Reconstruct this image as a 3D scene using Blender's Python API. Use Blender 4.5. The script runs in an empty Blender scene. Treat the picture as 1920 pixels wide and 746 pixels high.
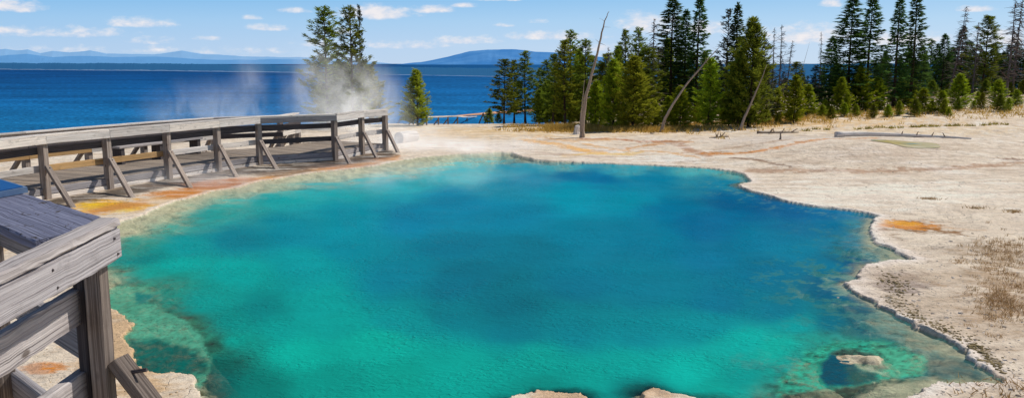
import bpy, math, random
import numpy as np
from mathutils import Vector, Matrix
R = math.radians
rng = np.random.default_rng(7)
random.seed(7)
scene = bpy.context.scene
C = scene.collection

# ------------------------------------------------------------------ camera
F, TH, H = 1600.0, R(9.0), 2.7
W, HH = 1920, 746
ST, CT = math.sin(TH), math.cos(TH)
cam_d = bpy.data.cameras.new('camera')
cam = bpy.data.objects.new('camera', cam_d); C.objects.link(cam)
cam.location = (0, 0, H); cam.rotation_euler = (math.pi/2 - TH, 0, 0)
cam_d.sensor_width = 36; cam_d.lens = 36*F/W
cam_d.clip_start = 0.05; cam_d.clip_end = 30000
scene.camera = cam

def ray(u, v):
    a = (u-W/2)/F; b = (HH/2-v)/F
    return (a, CT + b*ST, -ST + b*CT)
def at_z(u, v, z=0.0):
    d = ray(u, v); k = (z-H)/d[2]
    return Vector((d[0]*k, d[1]*k, z))
def at_y(u, v, y):
    d = ray(u, v); k = y/d[1]
    return Vector((d[0]*k, y, H+d[2]*k))
def to_px(x, y, z):
    zz = np.asarray(z)-H
    dep = y*CT - zz*ST
    dep = np.maximum(dep, 0.05)
    up = y*ST + zz*CT
    return W/2 + F*x/dep, HH/2 - F*up/dep

# ------------------------------------------------------------------ colour + noise
def lin(c):
    c = np.asarray(c, float)/255.0
    return np.where(c <= 0.04045, c/12.92, ((c+0.055)/1.055)**2.4)
def L(r, g, b): return tuple(lin((r, g, b)))
def sm(a, b, x):
    t = np.clip((x-a)/(b-a), 0, 1); return t*t*(3-2*t)
_P = rng.permutation(512)
_P = np.concatenate([_P, _P, _P])
_G = np.stack([np.cos(np.linspace(0, 2*np.pi, 64, endpoint=False)), np.sin(np.linspace(0, 2*np.pi, 64, endpoint=False))], -1)
def perlin(x, y):
    xi = np.floor(x).astype(int); yi = np.floor(y).astype(int)
    xf = x-xi; yf = y-yi
    def g(ix, iy, dx, dy):
        h = _P[_P[ix & 511] + (iy & 511)] & 63
        return _G[h, 0]*dx + _G[h, 1]*dy
    u = xf*xf*xf*(xf*(xf*6-15)+10); v = yf*yf*yf*(yf*(yf*6-15)+10)
    a = g(xi, yi, xf, yf); b = g(xi+1, yi, xf-1, yf)
    c = g(xi, yi+1, xf, yf-1); d = g(xi+1, yi+1, xf-1, yf-1)
    return (a+(b-a)*u)*(1-v) + (c+(d-c)*u)*v
def fbm(x, y, o=4, s=0):
    r = 0; a = 1.0; f = 1.0
    for i in range(o):
        r = r + a*perlin(x*f+17.3*i+s*31.7, y*f+9.1*i+s*13.3); a *= .5; f *= 2.03
    return r

# ------------------------------------------------------------------ node helper
class NT:
    def __init__(s, name):
        s.m = bpy.data.materials.new(name); s.m.use_nodes = True
        s.t = s.m.node_tree; s.t.nodes.clear()
        s.out = s.t.nodes.new('ShaderNodeOutputMaterial')
    def n(s, ty, ins=None, **kw):
        nd = s.t.nodes.new('ShaderNode'+ty)
        for k, v in kw.items(): setattr(nd, k, v)
        for k, v in (ins or {}).items():
            i = nd.inputs[k]
            if isinstance(v, bpy.types.NodeSocket): s.t.links.new(v, i)
            else:
                if i.type == 'RGBA' and not isinstance(v, (float, int)) and len(v) == 3: v = (*v, 1)
                i.default_value = v
        return nd
    def math(s, op, a, b=0.0, c=0.0, clamp=False):
        return s.n('Math', {0: a, 1: b, 2: c}, operation=op, use_clamp=clamp).outputs[0]
    def mix(s, f, a, b, blend='MIX'):
        nd = s.n('Mix', {0: f, 6: a, 7: b}, data_type='RGBA', blend_type=blend); return nd.outputs[2]
    def ramp(s, f, stops):
        nd = s.n('ValToRGB', {0: f}); e = nd.color_ramp.elements
        while len(e) < len(stops): e.new(0.5)
        for el, (p, c) in zip(e, stops):
            el.position = p; el.color = (*c, 1) if not isinstance(c, (int, float)) else (c, c, c, 1)
        return nd.outputs[0]
    def attr(s, name): return s.n('Attribute', attribute_name=name)
    def surf(s, sh): s.t.links.new(sh, s.out.inputs[0])
    def vol(s, sh): s.t.links.new(sh, s.out.inputs[1])

# ------------------------------------------------------------------ mesh helpers
def link_mesh(name, me, parent=None, mat=None):
    o = bpy.data.objects.new(name, me); C.objects.link(o)
    if parent is not None: o.parent = parent
    if mat is not None and not me.materials: me.materials.append(mat)
    return o
def fast_mesh(name, V, faces, smooth=False):
    """V (n,3); faces (m,k) int array"""
    me = bpy.data.meshes.new(name)
    V = np.asarray(V, np.float32); faces = np.asarray(faces, np.int32)
    m, k = faces.shape
    me.vertices.add(len(V)); me.vertices.foreach_set('co', V.ravel())
    me.loops.add(m*k); me.loops.foreach_set('vertex_index', faces.ravel())
    me.polygons.add(m); me.polygons.foreach_set('loop_start', np.arange(m, dtype=np.int32)*k)
    me.update(calc_edges=True)
    if smooth: me.polygons.foreach_set('use_smooth', np.ones(m, bool))
    me.validate()
    return me
def vattr(me, name, data, ty):
    a = me.attributes.new(name, ty, 'POINT')
    key = {'FLOAT': 'value', 'FLOAT_VECTOR': 'vector', 'FLOAT_COLOR': 'color'}[ty]
    a.data.foreach_set(key, np.asarray(data, np.float32).ravel())
def tag(o, label=None, cat=None, group=None, kind=None):
    if label: o['label'] = label
    if cat: o['category'] = cat
    if group: o['group'] = group
    if kind: o['kind'] = kind
    return o
def empty(name, loc, label, cat, group=None):
    o = bpy.data.objects.new(name, None); C.objects.link(o); o.location = loc
    o.empty_display_size = .2
    return tag(o, label, cat, group)

class MB:
    """collects boards / tubes with grain coordinates and a tone per piece"""
    def __init__(s): s.V = []; s.Fc = []; s.gc = []; s.tone = []
    def _add(s, V, Fs, gc, tone):
        b = len(s.V); s.V += [tuple(p) for p in V]; s.Fc += [[i+b for i in f] for f in Fs]
        s.gc += [tuple(g) for g in gc]; s.tone += [tone]*len(V)
    def board(s, p0, p1, w, t, up=(0, 0, 1), tone=None, ch=.006, seg=1, wob=0.0):
        """from p0 to p1, w measured along 'up' (projected), t across"""
        p0 = Vector(p0); p1 = Vector(p1); d = (p1-p0); Ln = d.length; d.normalize()
        upv = Vector(up); upv = (upv - d*upv.dot(d)).normalized(); sd = d.cross(upv)
        a, b = w/2, t/2; c = min(ch, a*.4, b*.4)
        prof = [(-a+c, -b), (a-c, -b), (a, -b+c), (a, b-c), (a-c, b), (-a+c, b), (-a, b-c), (-a, -b+c)]
        off = random.random()*50; tone = random.random() if tone is None else tone
        V = []; gc = []
        for i in range(seg+1):
            q = p0 + d*(Ln*i/seg)
            for (x, y) in prof:
                jx = random.uniform(-wob, wob); jy = random.uniform(-wob, wob)
                V.append(q + upv*(x+jx) + sd*(y+jy)); gc.append((Ln*i/seg+off, x+off*.37, y))
        Fs = []
        for i in range(seg):
            for k in range(8):
                k2 = (k+1) % 8; Fs.append((i*8+k, i*8+k2, i*8+8+k2, i*8+8+k))
        Fs.append(tuple(range(7, -1, -1))); Fs.append(tuple(seg*8+k for k in range(8)))
        s._add(V, Fs, gc, tone); return s
    def tube(s, pts, rad, n=8, tone=None, closed=True):
        off = random.random()*50; tone = random.random() if tone is None else tone
        V = []; gc = []; Fs = []; acc = 0; prev = None
        for i, p in enumerate(pts):
            p = Vector(p)
            d = (Vector(pts[min(i+1, len(pts)-1)]) - Vector(pts[max(i-1, 0)])).normalized()
            x = d.cross(Vector((0.31, .95, .05))).normalized(); y = d.cross(x)
            if prev is not None: acc += (p-prev).length
            prev = p
            for k in range(n):
                an = 2*math.pi*k/n
                r = rad[i]
                V.append(p + x*(r*math.cos(an)) + y*(r*math.sin(an))); gc.append((acc+off, an*.05, off))
        for i in range(len(pts)-1):
            for k in range(n):
                k2 = (k+1) % n; Fs.append((i*n+k, i*n+k2, i*n+n+k2, i*n+n+k))
        if closed:
            Fs.append(tuple(range(n-1, -1, -1))); Fs.append(tuple((len(pts)-1)*n+k for k in range(n)))
        s._add(V, Fs, gc, tone); return s
    def build(s, name, mat, parent=None, smooth=False):
        org = Vector((0, 0, 0))
        if parent is not None:
            bpy.context.view_layer.update(); q = parent
            while q is not None: org = org + q.location; q = q.parent
        me = bpy.data.meshes.new(name)
        me.from_pydata([tuple(Vector(v)-org) for v in s.V], [], s.Fc); me.update()
        vattr(me, 'gc', s.gc, 'FLOAT_VECTOR'); vattr(me, 'tone', s.tone, 'FLOAT')
        if smooth: me.polygons.foreach_set('use_smooth', np.ones(len(me.polygons), bool))
        me.materials.append(mat)
        return link_mesh(name, me, parent)

# ------------------------------------------------------------------ sun + sky
sun_h = Vector((0.86, 0.5, 0)).normalized(); EL = R(47)
sun_dir = Vector((sun_h.x*math.cos(EL), sun_h.y*math.cos(EL), math.sin(EL)))
sd_ = bpy.data.lights.new('sun', 'SUN'); sd_.energy = 3.9; sd_.angle = R(.55); sd_.color = (1, .955, .88)
so = bpy.data.objects.new('sun', sd_); C.objects.link(so)
so.rotation_euler = (-sun_dir).to_track_quat('-Z', 'Y').to_euler(); so.location = (20, 10, 30)

world = bpy.data.worlds.new('World'); scene.world = world; world.use_nodes = True
wt = world.node_tree; wt.nodes.clear()
class WN(NT):
    def __init__(s, t): s.t = t
wn = WN(wt)
wout = wt.nodes.new('ShaderNodeOutputWorld')
sky = wn.n('TexSky', sky_type='NISHITA'); sky.sun_disc = False
sky.sun_elevation = EL; sky.sun_rotation = math.atan2(sun_h.x, sun_h.y); sky.altitude = 2300; sky.dust_density = .4; sky.ozone_density = 1.5
bg1 = wn.n('Background', {0: sky.outputs[0], 1: .085})
geo = wn.n('TexCoord')
sep = wn.n('SeparateXYZ', {0: geo.outputs['Generated']})
dx, dy, dz = sep.outputs
az = wn.math('ARCTAN2', dx, dy)
el = wn.math('ARCSINE', dz)
# low-sky gradient (first degrees above the horizon)
grad = wn.ramp(wn.math('MULTIPLY', el, 1/R(9.0), clamp=True),
               [(0.0, L(205, 222, 240)), (.12, L(198, 220, 242)), (.3, L(176, 213, 243)), (.48, L(138, 195, 239)), (1.0, L(85, 150, 220))])
# slightly deeper blue to the left, paler to the sun side
side = wn.math('MULTIPLY_ADD', az, 1/R(60), .5, clamp=True)
grad = wn.mix(side, wn.mix(.28, grad, L(95, 165, 225)), wn.mix(.22, grad, L(205, 226, 246)))
# clouds: each is a flat-bottomed puff at its own bearing and elevation, edges broken up by noise
vec = wn.n('CombineXYZ', {0: az, 1: wn.math('MULTIPLY', el, 2.0), 2: 0.0})
nz = wn.n('TexNoise', {'Vector': vec.outputs[0], 'Scale': 55.0, 'Detail': 6.0, 'Roughness': .62}).outputs[0]
nz2 = wn.n('TexNoise', {'Vector': vec.outputs[0], 'Scale': 16.0, 'Detail': 4.0, 'Roughness': .6}).outputs[0]
clouds = [(20, 15, 62, 13, 1.0), (20, 60, 40, 8, .75), (120, 64, 110, 12, .75), (270, 46, 60, 11, .9), (280, 78, 50, 8, .55), (390, 73, 36, 6, .6), (510, 54, 50, 8, .95),
          (475, 35, 20, 6, .8), (555, 22, 34, 7, .85), (700, 28, 90, 17, 1.0), (810, 20, 46, 11, 1.05), (872, 12, 32, 6, .9), (740, 86, 120, 10, .7), (620, 84, 60, 8, .55), (1120, 92, 90, 9, .7), (930, 0, 60, 6, .9),
          (942, 49, 24, 5, .75), (1010, 42, 20, 6, .6), (1040, 70, 120, 11, .95), (880, 78, 80, 10, .75), (1230, 50, 80, 26, .95), (1330, 56, 60, 18, .9), (1500, 70, 110, 22, .95), (1557, 10, 22, 8, .95), (1826, 19, 34, 7, 1.0),
          (1700, 78, 90, 16, .9), (1880, 75, 70, 16, .8), (180, 95, 160, 7, .4), (450, 98, 120, 7, .35), (640, 60, 40, 8, .5), (-150, 40, 100, 18, .9), (2100, 40, 120, 20, .9)]
acc = None
for (u, v, ru, rv, st) in clouds:
    d = Vector(ray(u, v)).normalized()
    a0 = math.atan2(d.x, d.y); e0 = math.asin(d.z)
    dxn = wn.math('MULTIPLY', wn.math('SUBTRACT', az, a0), F/ru)
    den = wn.math('MULTIPLY', wn.math('SUBTRACT', el, e0), F/(rv*1.25))
    den = wn.math('MAXIMUM', den, wn.math('MULTIPLY', den, -2.2))          # flat base
    q = wn.math('ADD', wn.math('MULTIPLY', dxn, dxn), wn.math('MULTIPLY', den, den))
    val = wn.math('MULTIPLY', wn.math('SUBTRACT', 1.0, q), st)
    acc = val if acc is None else wn.math('MAXIMUM', acc, val)
nzc = wn.math('ADD', wn.math('MULTIPLY', wn.math('SUBTRACT', nz, .5), 2.6), wn.math('MULTIPLY', wn.math('SUBTRACT', nz2, .5), 2.0))
cov = wn.math('ADD', wn.math('MAXIMUM', acc, -1.2), nzc)
cov = wn.n('MapRange', {0: cov, 1: .0, 2: 1.45, 3: 0, 4: .92}, interpolation_type='SMOOTHSTEP').outputs[0]
ccol = wn.mix(wn.math('MULTIPLY', nz, 1.2, clamp=True), L(205, 212, 230), L(255, 247, 243))
skyc = wn.mix(cov, grad, ccol)
bg2 = wn.n('Background', {0: skyc, 1: 1.0})
lowf = wn.n('MapRange', {0: el, 1: R(7), 2: R(16), 3: 0, 4: 1}).outputs[0]
mixs = wn.n('MixShader', {0: lowf, 1: bg2.outputs[0], 2: bg1.outputs[0]})
wt.links.new(mixs.outputs[0], wout.inputs[0])

# ------------------------------------------------------------------ terrain functions
LAKE_Z = -1.2
POOL = [(360, 368), (401, 357), (444, 351), (480, 340), (513, 335), (548, 329), (594, 322), (653, 316), (696, 311), (727, 305), (760, 298), (800, 293), (850, 289), (900, 287), (940, 285),
        (960, 287), (980, 293), (1006, 299), (1044, 302), (1080, 303), (1117, 305), (1175, 307), (1220, 309), (1263, 311), (1321, 314), (1360, 318), (1379, 321), (1398, 325), (1407, 334), (1409, 341), (1382, 347), (1400, 354), (1435, 364),
        (1469, 375), (1521, 384.6), (1585, 392), (1649, 403), (1641, 412), (1637, 424), (1632, 436), (1636, 447), (1652, 455), (1670, 465), (1700, 478), (1722, 486), (1700, 488), (1665, 490), (1640, 495), (1628, 500), (1612, 512),
        (1608, 523), (1591, 532), (1610, 546), (1633, 560), (1679, 585), (1721, 611), (1767, 632), (1800, 648), (1818, 660), (1814, 671), (1832, 681), (1851, 690), (1873, 702), (1888, 713), (1883, 722), (1840, 716),
        (1804, 720), (1770, 718), (1740, 724), (1715, 735), (1702, 746), (1660, 770), (1480, 790), (1345, 775), (1320, 746), (1292, 741), (1265, 738), (1240, 732), (1222, 729), (1203, 736), (1198, 748), (1180, 775), (1110, 775),
        (1090, 746), (1083, 741), (1060, 739), (1040, 736), (1012, 733), (1003, 740), (985, 741), (955, 745), (930, 765), (700, 830), (420, 830), (378, 760), (374, 742), (362, 706), (345, 699), (322, 697), (300, 697), (272, 695), (258, 684), (245, 655),
        (233, 630), (246, 606), (240, 592), (216, 588), (200, 560), (188, 520), (186, 480), (198, 440), (222, 416), (245, 408), (270, 400), (300, 386), (330, 376)]
PW = np.array([[*at_z(u, v)[:2]] for (u, v) in POOL])
def pool_sdf(x, y):
    x = np.asarray(x, float); y = np.asarray(y, float); shp = x.shape
    wx = x + .085*fbm(x*2.6, y*2.6, 4, 1) + .035*fbm(x*11, y*11, 3, 2)*(1-.7*sm(12, 18, y)) + .012*fbm(x*31, y*31, 2, 12)*(1-sm(9, 14, y)); wy = y + .085*fbm(x*2.6, y*2.6, 4, 3) + .035*fbm(x*11, y*11, 3, 4)*(1-.7*sm(12, 18, y)) + .012*fbm(x*31, y*31, 2, 13)*(1-sm(9, 14, y))
    X = wx.ravel(); Y = wy.ravel(); D = np.full(X.shape, 1e9); ins = np.zeros(X.shape, bool)
    n = len(PW)
    lo = PW.min(0)-2.5; hi = PW.max(0)+2.5
    m = (X > lo[0]) & (X < hi[0]) & (Y > lo[1]) & (Y < hi[1])
    xs = X[m]; ys = Y[m]; d2 = np.full(xs.shape, 1e9); ii = np.zeros(xs.shape, bool)
    for i in range(n):
        a = PW[i]; b = PW[(i+1) % n]; e = b-a
        px = xs-a[0]; py = ys-a[1]
        t = np.clip((px*e[0]+py*e[1])/(e@e+1e-12), 0, 1)
        d2 = np.minimum(d2, (px-t*e[0])**2+(py-t*e[1])**2)
        c = ((a[1] > ys) != (b[1] > ys))
        if abs(e[1]) > 1e-9: ii ^= c & (xs < e[0]*(ys-a[1])/e[1]+a[0])
    D[m] = np.sqrt(d2)*np.where(ii, -1, 1)
    D[~m] = 2.5
    return D.reshape(shp)
MO = at_z(1640, 296); MO2 = at_z(1700, 270)
def base_z(x, y):
    x = np.asarray(x, float); y = np.asarray(y, float)
    t = x/np.maximum(y, .1)              # bearing
    left = 1-sm(.03, .16, t)             # lakeward side
    y0 = 31+5*sm(-.5, -.1, t); y1 = 49+12*sm(-.5, -.1, t)
    z = -(1.6)*left*sm(y0, y1, y)
    yr = 78
    z = z - 1.6*(1-left)*sm(yr, yr+14, y)
    # mound with the small hot pool on it
    dx = (x-MO.x)/4.2; dy = (y-MO.y-1.6)/4.5
    z = z + .30*np.exp(-(dx*dx+dy*dy)*1.2)
    # gentle rise on the far right
    z = z + .5*sm(.18, .55, t)*sm(26, 55, y)
    return z
def ground_noise(x, y):
    fl = 1-sm(10, 60, y)*.6
    return (.05*fbm(x*.35, y*.35, 4, 5) + .014*fbm(x*2.2, y*2.2, 4, 6)*fl + .006*fbm(x*9, y*9, 3, 8)*fl)
def terrain_z(x, y, s=None):
    x = np.asarray(x, float); y = np.asarray(y, float)
    if s is None: s = pool_sdf(x, y)
    far = sm(.15, 1.6, s)
    zb = base_z(x, y) + ground_noise(x, y)*(.25+.75*far)
    rt_ = (.35+.65*sm(-1.0, 1.5, x))*(1-.85*sm(13, 17, y))
    lip = .016*rt_*np.exp(-(s/.12)**2)*np.clip(.9+2.2*fbm(x*1.5, y*1.5, 4, 9), .05, 2.0)
    out = zb*far + lip + ground_noise(x, y)*.18*(1-far) + .004
    d = np.maximum(-s, 0)
    rs = sm(1.2, 2.6, x)*(1-sm(13, 16, y))
    lsl = sm(-1, -2.2, x)*sm(8.5, 10.5, y)
    rs = np.maximum(rs, lsl)
    inn = .016 - (.075-.03*rs)*sm(0, .03, d) - (.36-.26*rs)*d - .14*sm(.1, .6, d)*(1-rs) - .5*sm(.35, .9, d)*rs*(1-lsl)
    inn = np.maximum(inn, -2.3) + .07*fbm(x*2.5, y*2.5, 4, 10)*sm(.05, .4, d)
    xb_ = -2.6-.6*(y-7.5); lw = sm(.15, -.1, x-xb_)*(1-sm(10.6, 11.8, y))
    inn = inn*(1-lw) + lw*(-.05 - .14*np.abs(fbm(x*3, y*3, 5, 14)) - .07*sm(0, .3, d))
    return np.where(s > 0, out, np.minimum(inn, .018))
# ------------------------------------------------------------------ terrain mesh
def radial_rows():
    r = 1.2; out = []
    while r < 100:
        out.append(r); r += min(max(r*r/4320*(.8 if 9 < r < 26 else 1.45), .016 if r > 5.5 else .05), .55)
    return np.array(out)
rr = radial_rows()
fine = np.arange(-34, 34.01, .075)
co_l = np.arange(-180, -34, 3.0); co_r = np.arange(36, 180, 3.0)
azs = np.radians(np.concatenate([co_l, fine, co_r]))
AZ, RR = np.meshgrid(azs, rr)
GX = RR*np.sin(AZ); GY = RR*np.cos(AZ)
SDF = pool_sdf(GX, GY)
GZ = terrain_z(GX, GY, SDF)
nr, na = GX.shape
idx = np.arange(nr*na).reshape(nr, na)
def _lookup(arr, x, y):
    r = math.hypot(x, y); a = math.degrees(math.atan2(x, y))
    ca = (a+34)/.075
    j = int(min(max(ca, 0), len(fine)-1.001)); fj = min(max(ca-j, 0), 1); j += len(co_l)
    i = int(np.searchsorted(rr, r))-1; i = min(max(i, 0), nr-2); fi = min(max((r-rr[i])/(rr[i+1]-rr[i]), 0), 1)
    return float((arr[i, j]*(1-fj)+arr[i, j+1]*fj)*(1-fi) + (arr[i+1, j]*(1-fj)+arr[i+1, j+1]*fj)*fi)
def gz(x, y): return _lookup(GZ, x, y)
def gnd(u, v):
    """point of the terrain seen at (u, v)"""
    d = ray(u, v); z = 0.0
    for _ in range(14):
        k = (z-H)/d[2]; z = z*.4 + .6*gz(d[0]*k, d[1]*k)
    k = (z-H)/d[2]
    return Vector((d[0]*k, d[1]*k, z))
q = np.stack([idx[:-1, :-1], idx[:-1, 1:], idx[1:, 1:], idx[1:, :-1]], -1).reshape(-1, 4)
wrap = np.stack([idx[:-1, -1], idx[:-1, 0], idx[1:, 0], idx[1:, -1]], -1)
q = np.concatenate([q, wrap])[:, ::-1]
ctr = np.array([[0, 0, 0.0]])
V = np.stack([GX.ravel(), GY.ravel(), GZ.ravel()], -1)
fan = None
me = fast_mesh('ground', V, q, smooth=True)

# colours of the crust
U, Vv = to_px(GX, GY, np.zeros_like(GX))
U = np.where(GY > .5, U, -9999)
n1 = fbm(GX*.5, GY*.9, 5, 20); n2 = fbm(GX*2.3, GY*4, 4, 21); n3 = fbm(GX*8, GY*12, 4, 22); n4 = fbm(GX*1.1, GY*2.6, 4, 23); n6 = fbm(GX*5, GY*17, 4, 29)
def mixc(c, col, a): return c*(1-a[..., None]) + np.asarray(lin(col))[None, None, :]*a[..., None]
col = np.zeros(GX.shape+(3,)) + lin((226, 211, 190))
col = mixc(col, (208, 190, 170), np.clip(.45+.9*n1, 0, 1)*.7)
col = mixc(col, (186, 168, 150), np.clip(n2*1.2-.1, 0, 1)*.6)
col = mixc(col, (238, 228, 214), np.clip(n4*1.5-.1, 0, 1)*.7)
def blob(u, v, ru, rv, c, a=1.0, nz=.8, soft=.5, lo=None):
    global col
    q = 1-np.sqrt(((U-u)/ru)**2+((Vv-v)/rv)**2) + nz*(.6*n4+.5*n2+.35*n3+.45*n6)
    m = sm(-soft*.2, soft, q)*a
    col = mixc(col, c, m)
def stroke(pts, rv, c, a=1.0, nz=1.6, soft=.6, asp=3.0):
    global col
    D = np.full(U.shape, 1e9)
    for (p, q_) in zip(pts[:-1], pts[1:]):
        p = np.array([p[0]/asp, p[1]], float); e = np.array([q_[0]/asp, q_[1]])-p
        ax = U/asp-p[0]; ay = Vv-p[1]; t = np.clip((ax*e[0]+ay*e[1])/(e@e), 0, 1)
        D = np.minimum(D, np.hypot(ax-t*e[0], ay-t*e[1]))
    q = 1-D/rv + nz*(.5*n4+.5*n2+.3*n3+.4*n6)
    col = mixc(col, c, sm(-soft*.3, soft, q)*a)
# wide tonal zones
blob(900, 250, 170, 14, (226, 196, 150), .8, 1.0)
blob(1050, 244, 140, 6, (206, 172, 104), .8, 1.0)
blob(1650, 365, 310, 28, (240, 228, 212), .75, .9)
blob(1800, 470, 120, 20, (188, 172, 154), .5, 1.8)
blob(1560, 262, 200, 8, (190, 176, 160), .55, 1.8)
blob(1850, 285, 140, 10, (196, 176, 152), .5, 1.8)
blob(1650, 225, 420, 22, (224, 200, 168), .55, 1.2)
blob(1750, 600, 260, 130, (204, 186, 166), .7, .8)
blob(1130, 285, 90, 10, (238, 228, 218), .8, .8)
blob(870, 276, 130, 12, (228, 214, 200), .7, .8)
blob(1450, 270, 120, 14, (210, 200, 192), .5, 1)
blob(1640, 303, 190, 16, (206, 188, 168), .75, 1.2)
blob(110, 440, 200, 40, (206, 178, 140), .9, .6)
blob(250, 660, 130, 110, (205, 172, 132), .9, .6)
blob(1130, 740, 160, 20, (205, 172, 138), .9, .6)
blob(1250, 225, 420, 12, (206, 178, 128), .65, 1.4)
# orange and yellow mats
blob(1500, 236, 260, 10, (222, 186, 130), .75, 1.6)
blob(1700, 250, 260, 8, (226, 202, 164), .6, 1.6)
blob(1160, 250, 240, 8, (224, 196, 150), .6, 1.4)
blob(1250, 300, 110, 8, (240, 232, 222), .8, 1.2)
stroke([(1400, 320), (1520, 323), (1660, 325), (1780, 322), (1920, 312)], 3.2, (178, 140, 110), .8, 2)
stroke([(990, 263), (1040, 272), (1085, 280), (1130, 287)], 4.0, (232, 172, 78), .9, 1.3)
stroke([(1060, 292), (1110, 288), (1160, 291), (1200, 288)], 3, (228, 190, 110), .8)
stroke([(1010, 258), (1060, 264), (1120, 274), (1180, 284)], 2, (222, 168, 96), .7, 2)
stroke([(1200, 284), (1260, 290), (1310, 300)], 1.6, (214, 160, 90), .7, 2)
stroke([(1000, 285), (1070, 292), (1150, 296)], 2.0, (200, 176, 158), .7, 2)
stroke([(1090, 260), (1150, 261), (1200, 266), (1270, 268)], 1.5, (180, 112, 62), .95, 1.6)
stroke([(1150, 262), (1110, 263), (1030, 262)], 3, (212, 170, 120), .7)
stroke([(1180, 279), (1220, 272), (1255, 268), (1290, 270)], 3.0, (205, 150, 92), .85)
stroke([(1250, 266), (1275, 272), (1290, 285), (1330, 297)], 4.0, (172, 122, 84), .8)
stroke([(1315, 292), (1400, 294), (1470, 287), (1530, 277), (1600, 270), (1640, 267)], 2.1, (204, 132, 52), .95, 1.4)
stroke([(1340, 286), (1430, 280), (1500, 272)], 1.5, (165, 130, 96), .6)
stroke([(1370, 302), (1410, 304), (1480, 316)], 1.3, (120, 84, 50), .8)
blob(1705, 425, 80, 11, (132, 92, 44), .8, 1.9)
stroke([(1650, 420), (1700, 424), (1740, 425)], 7.5, (206, 128, 14), 1.0, 2.2)
stroke([(1655, 416), (1720, 421)], 3, (226, 160, 30), .8, 2.0)
stroke([(1735, 427), (1770, 433), (1800, 437)], 2.2, (140, 96, 44), .85, 2.0)
stroke([(1650, 430), (1700, 432), (1780, 436)], 1.8, (122, 84, 40), .8, 1.8)
stroke([(1740, 424), (1850, 430)], 1.0, (214, 168, 120), .6)
blob(212, 387, 100, 15, (232, 172, 6), 1.0, .9)
blob(170, 386, 30, 8, (236, 190, 20), .9, .8)
blob(230, 395, 30, 6, (240, 205, 90), .6, 1)
blob(265, 402, 40, 7, (220, 196, 165), .7, 1)
stroke([(180, 396), (320, 371), (430, 348), (520, 332), (640, 314), (735, 297)], 6.5, (208, 142, 56), .95, .9)
blob(400, 347, 96, 12, (196, 116, 34), 1.0, .9)
blob(455, 338, 36, 6, (198, 120, 50), .9, .8)
blob(335, 362, 64, 8, (204, 128, 40), .95, .9)
blob(300, 378, 40, 7, (216, 190, 152), .8, .7)
blob(530, 322, 80, 11, (128, 98, 66), .9, .8)
blob(640, 312, 80, 8, (200, 124, 44), 1, .8)
blob(700, 298, 50, 9, (206, 142, 84), .9, .8)
stroke([(20, 396), (120, 378), (200, 364), (320, 344), (430, 324), (540, 313), (630, 304), (720, 290)], 9, (66, 54, 42), .95, .5)  # dark brown strip along the pool side of the boardwalk
blob(80, 690, 40, 14, (214, 130, 20), 1, .8)
blob(20, 700, 80, 40, (190, 180, 170), .5, 1)
# right bank: dark crumbly crust and brown weeds
blob(1685, 528, 52, 22, (150, 134, 128), .75, 1.4)
stroke([(1665, 560), (1700, 585), (1725, 600)], 7, (92, 82, 48), .85, 2.2, .7, 1.3)
stroke([(1745, 610), (1790, 640), (1830, 650)], 7, (96, 84, 52), .8, 2.4, .7, 1.3)
stroke([(1840, 660), (1870, 690)], 9, (84, 72, 44), .85, 2.2, .7, 1.3)
blob(1885, 550, 75, 60, (158, 122, 82), .6, 2.0)
blob(1880, 480, 60, 25, (172, 146, 112), .5, 2.4)
blob(1740, 374, 12, 2.2, (120, 96, 56), .9, 1)
blob(1832, 391, 10, 1.8, (118, 110, 50), .9, 1)
blob(1900, 395, 12, 1.8, (130, 110, 60), .8, 1)
blob(1905, 307, 30, 4, (120, 84, 58), .9, 1.6)
st1 = fbm(GX*.7+GY*.1, GY*3.2, 5, 24); st2 = fbm(GX*4, GY*13, 4, 25)
farw = sm(10, 22, GY)
col = mixc(col, (176, 150, 128), np.clip(st1*1.8-.15, 0, 1)*.55*farw)
col = mixc(col, (244, 236, 226), np.clip(-st1*1.8-.1, 0, 1)*.6*farw)
col = mixc(col, (150, 126, 108), np.clip(st2*1.8-.55, 0, 1)*.5)
mo_ = np.exp(-(((U-1560)/170)**2+((Vv-305)/15)**2)); pk = fbm(GX*9, GY*5, 3, 26)
col = mixc(col, (120, 96, 78), np.clip(pk*3-.5, 0, 1)*.55*np.clip(mo_, 0, 1))
# forest floor under the trees
ff = sm(-.02, .10, GX/np.maximum(GY, .1))*sm(0, 7, GY-(40+8*sm(.12, .4, GX/np.maximum(GY, .1))))
col = mixc(col, (150, 118, 78), np.clip(ff*(.75+.8*n1), 0, 1)*.8)
# pale lip of the pool
lipm = np.exp(-(np.maximum(SDF, 0)/.16)**2)*(SDF > -.02)*sm(1300, 1500, U)
col = mixc(col, (238, 226, 216), np.clip(lipm*.9, 0, 1))
lipm2 = np.exp(-(np.maximum(SDF, 0)/.10)**2)*(SDF > -.02)*(1-sm(1300, 1500, U))*(Vv < 460)
col = mixc(col, (226, 214, 200), np.clip(lipm2*.7, 0, 1))
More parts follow.
